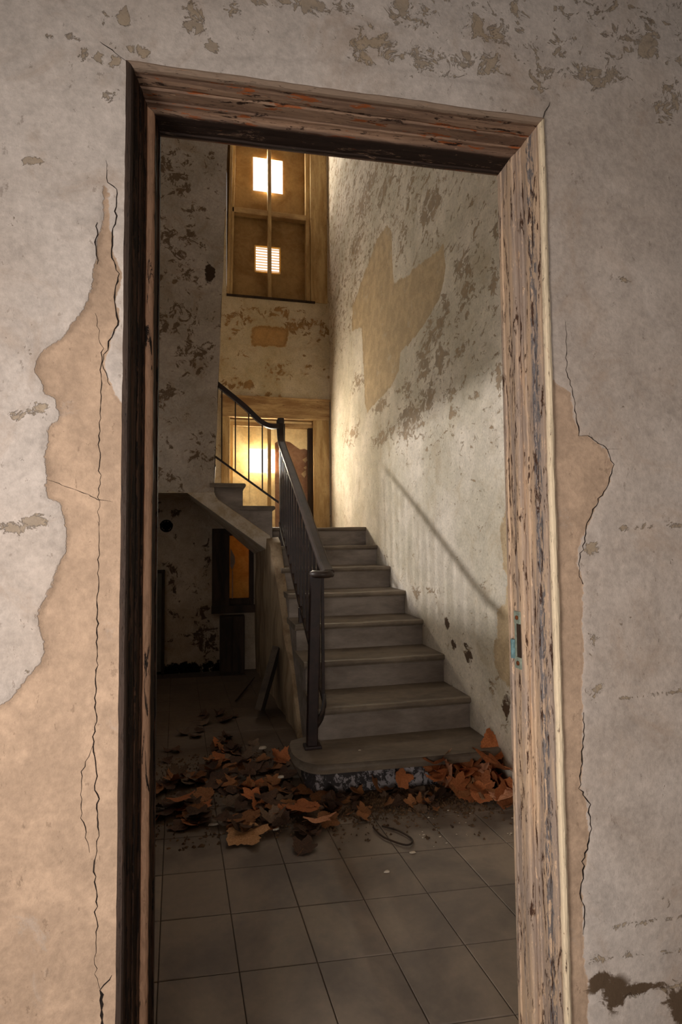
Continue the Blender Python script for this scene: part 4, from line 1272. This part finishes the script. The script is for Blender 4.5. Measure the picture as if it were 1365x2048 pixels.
put_leaf(1.20, 2.66, 0.11, 0.11, 1.2, (0.7, 0.2), 3, 0, 'orange curled leaf at the left top of the heap')
put_leaf(1.45, 2.74, 0.17, 0.11, 0.3, (0.9, -0.5), 1, 0, 'orange leaf standing against the wall behind the heap')
put_leaf(1.38, 2.46, 0.05, 0.10, 3.9, (0.3, 0.1), 6, 5, 'reddish tan leaf at the front foot of the heap')

# crumbs and grit: nobody could count them
cv, cf = [], []
for i in range(6500):
    if i < 5200:
        x, y = random.uniform(0.50, 1.45), 2.76 - abs(random.gauss(0, 0.10)) * (1.0 + 1.1 * max(0, x - 0.75))
    else:
        x, y = random.uniform(-0.4, 0.55), random.uniform(2.45, 3.5)
        if in_step(x, y):
            continue
    s = abs(random.gauss(0, 0.0045)) + 0.0015
    a = random.uniform(0, 6.28)
    b = len(cv)
    h_ = random.uniform(0.002, 0.012)
    e = random.uniform(0.3, 1)
    ca, sa = math.cos(a), math.sin(a)
    for px, py, pz in ((-1, -e, 0.001), (1, -e * 0.7, 0.001), (0.8, e, 0.001), (-0.7, e, 0.001), (0.1, 0, h_ / s if s else 0)):
        cv.append((x + s * (px * ca - py * sa), y + s * (px * sa + py * ca), max(0.0005, pz * (s if pz > 0.01 else 1))))
    cf += [(b, b + 1, b + 4), (b + 1, b + 2, b + 4), (b + 2, b + 3, b + 4), (b + 3, b, b + 4)]
cr = mesh_obj('leaf_crumbs', cv, cf, simple('leaf_crumb', S(110, 84, 60), S(62, 46, 34), 40, (1, 1, 1), 0.9, 0.2))
tag(cr, 'fine leaf crumbs and grit along the foot of the stairs', 'debris', kind='stuff')
pale = simple('pale_plaster_chip', S(206, 194, 178), S(176, 160, 140), 60, (1, 1, 1), 0.9, 0.2)


def chip(x, y, z, s, label, group=None, e=0.6):
    mb = MB()
    n = 6
    a0 = random.uniform(0, 6)
    rad = [s * random.uniform(0.6, 1.1) for _ in range(n)]
    mb.loft([[(x + r_ * q_ * math.cos(a0 + i * 6.283 / n), y + e * r_ * q_ * math.sin(a0 + i * 6.283 / n), z + h_) for i, r_ in enumerate(rad)] for q_, h_ in ((1, 0.0), (1.0, s * 0.18), (0.75, s * 0.34))])
    return tag(mb.build('plaster_chip', pale), label, 'plaster chip', group)


chip(0.315, 3.45, 0.020, 0.032, 'white plaster chip lying among the leaves left of the step')
chip(0.36, 2.95, 0.045, 0.026, 'pale grey flake on top of the leaf drift')
chip(0.02, 2.63, 0.002, 0.026, 'pale chip on the tiles left of the large tan leaf')
chip(0.285, 2.52, 0.002, 0.020, 'small pale chip right of the large tan leaf')
chip(0.66, 2.10, 0.001, 0.014, 'white crumb of plaster on the open tiles')
chip(0.80, 2.20, 0.001, 0.014, 'white crumb of plaster on the tiles nearer the heap of orange leaves')
chip(0.76, 2.86, 0.176, 0.010, 'tiny white chip on the bottom tread')
for i in range(26):
    x = random.uniform(0.85, 1.42)
    chip(x, random.uniform(2.22, 2.50), 0.001, random.uniform(0.003, 0.007), 'tiny pale grain of plaster on the floor below the orange heap', 'plaster grains below the orange heap')
tw = MB().tube([(1.27, 2.50, 0.03), (1.275, 2.56, 0.05), (1.28, 2.63, 0.075)], [0.009, 0.010, 0.009], 6, 0.4).build('wood_splinter', simple('bare_wood', S(170, 134, 100), S(140, 106, 78), 30, (1, 1, 1), 0.8, 0.2))
tag(tw, 'flat wood splinter standing among the orange leaves', 'splinter')
hk = MB().tube(smooth_path([(0.70, 2.42, 0.008), (0.72, 2.33, 0.008), (0.79, 2.25, 0.008), (0.83, 2.28, 0.008), (0.80, 2.36, 0.008), (0.74, 2.42, 0.008)]), 0.004, 5).build('bent_twig', M['darkwood'])
tag(hk, 'bent looped twig on the tiles before the bottom step', 'twig')
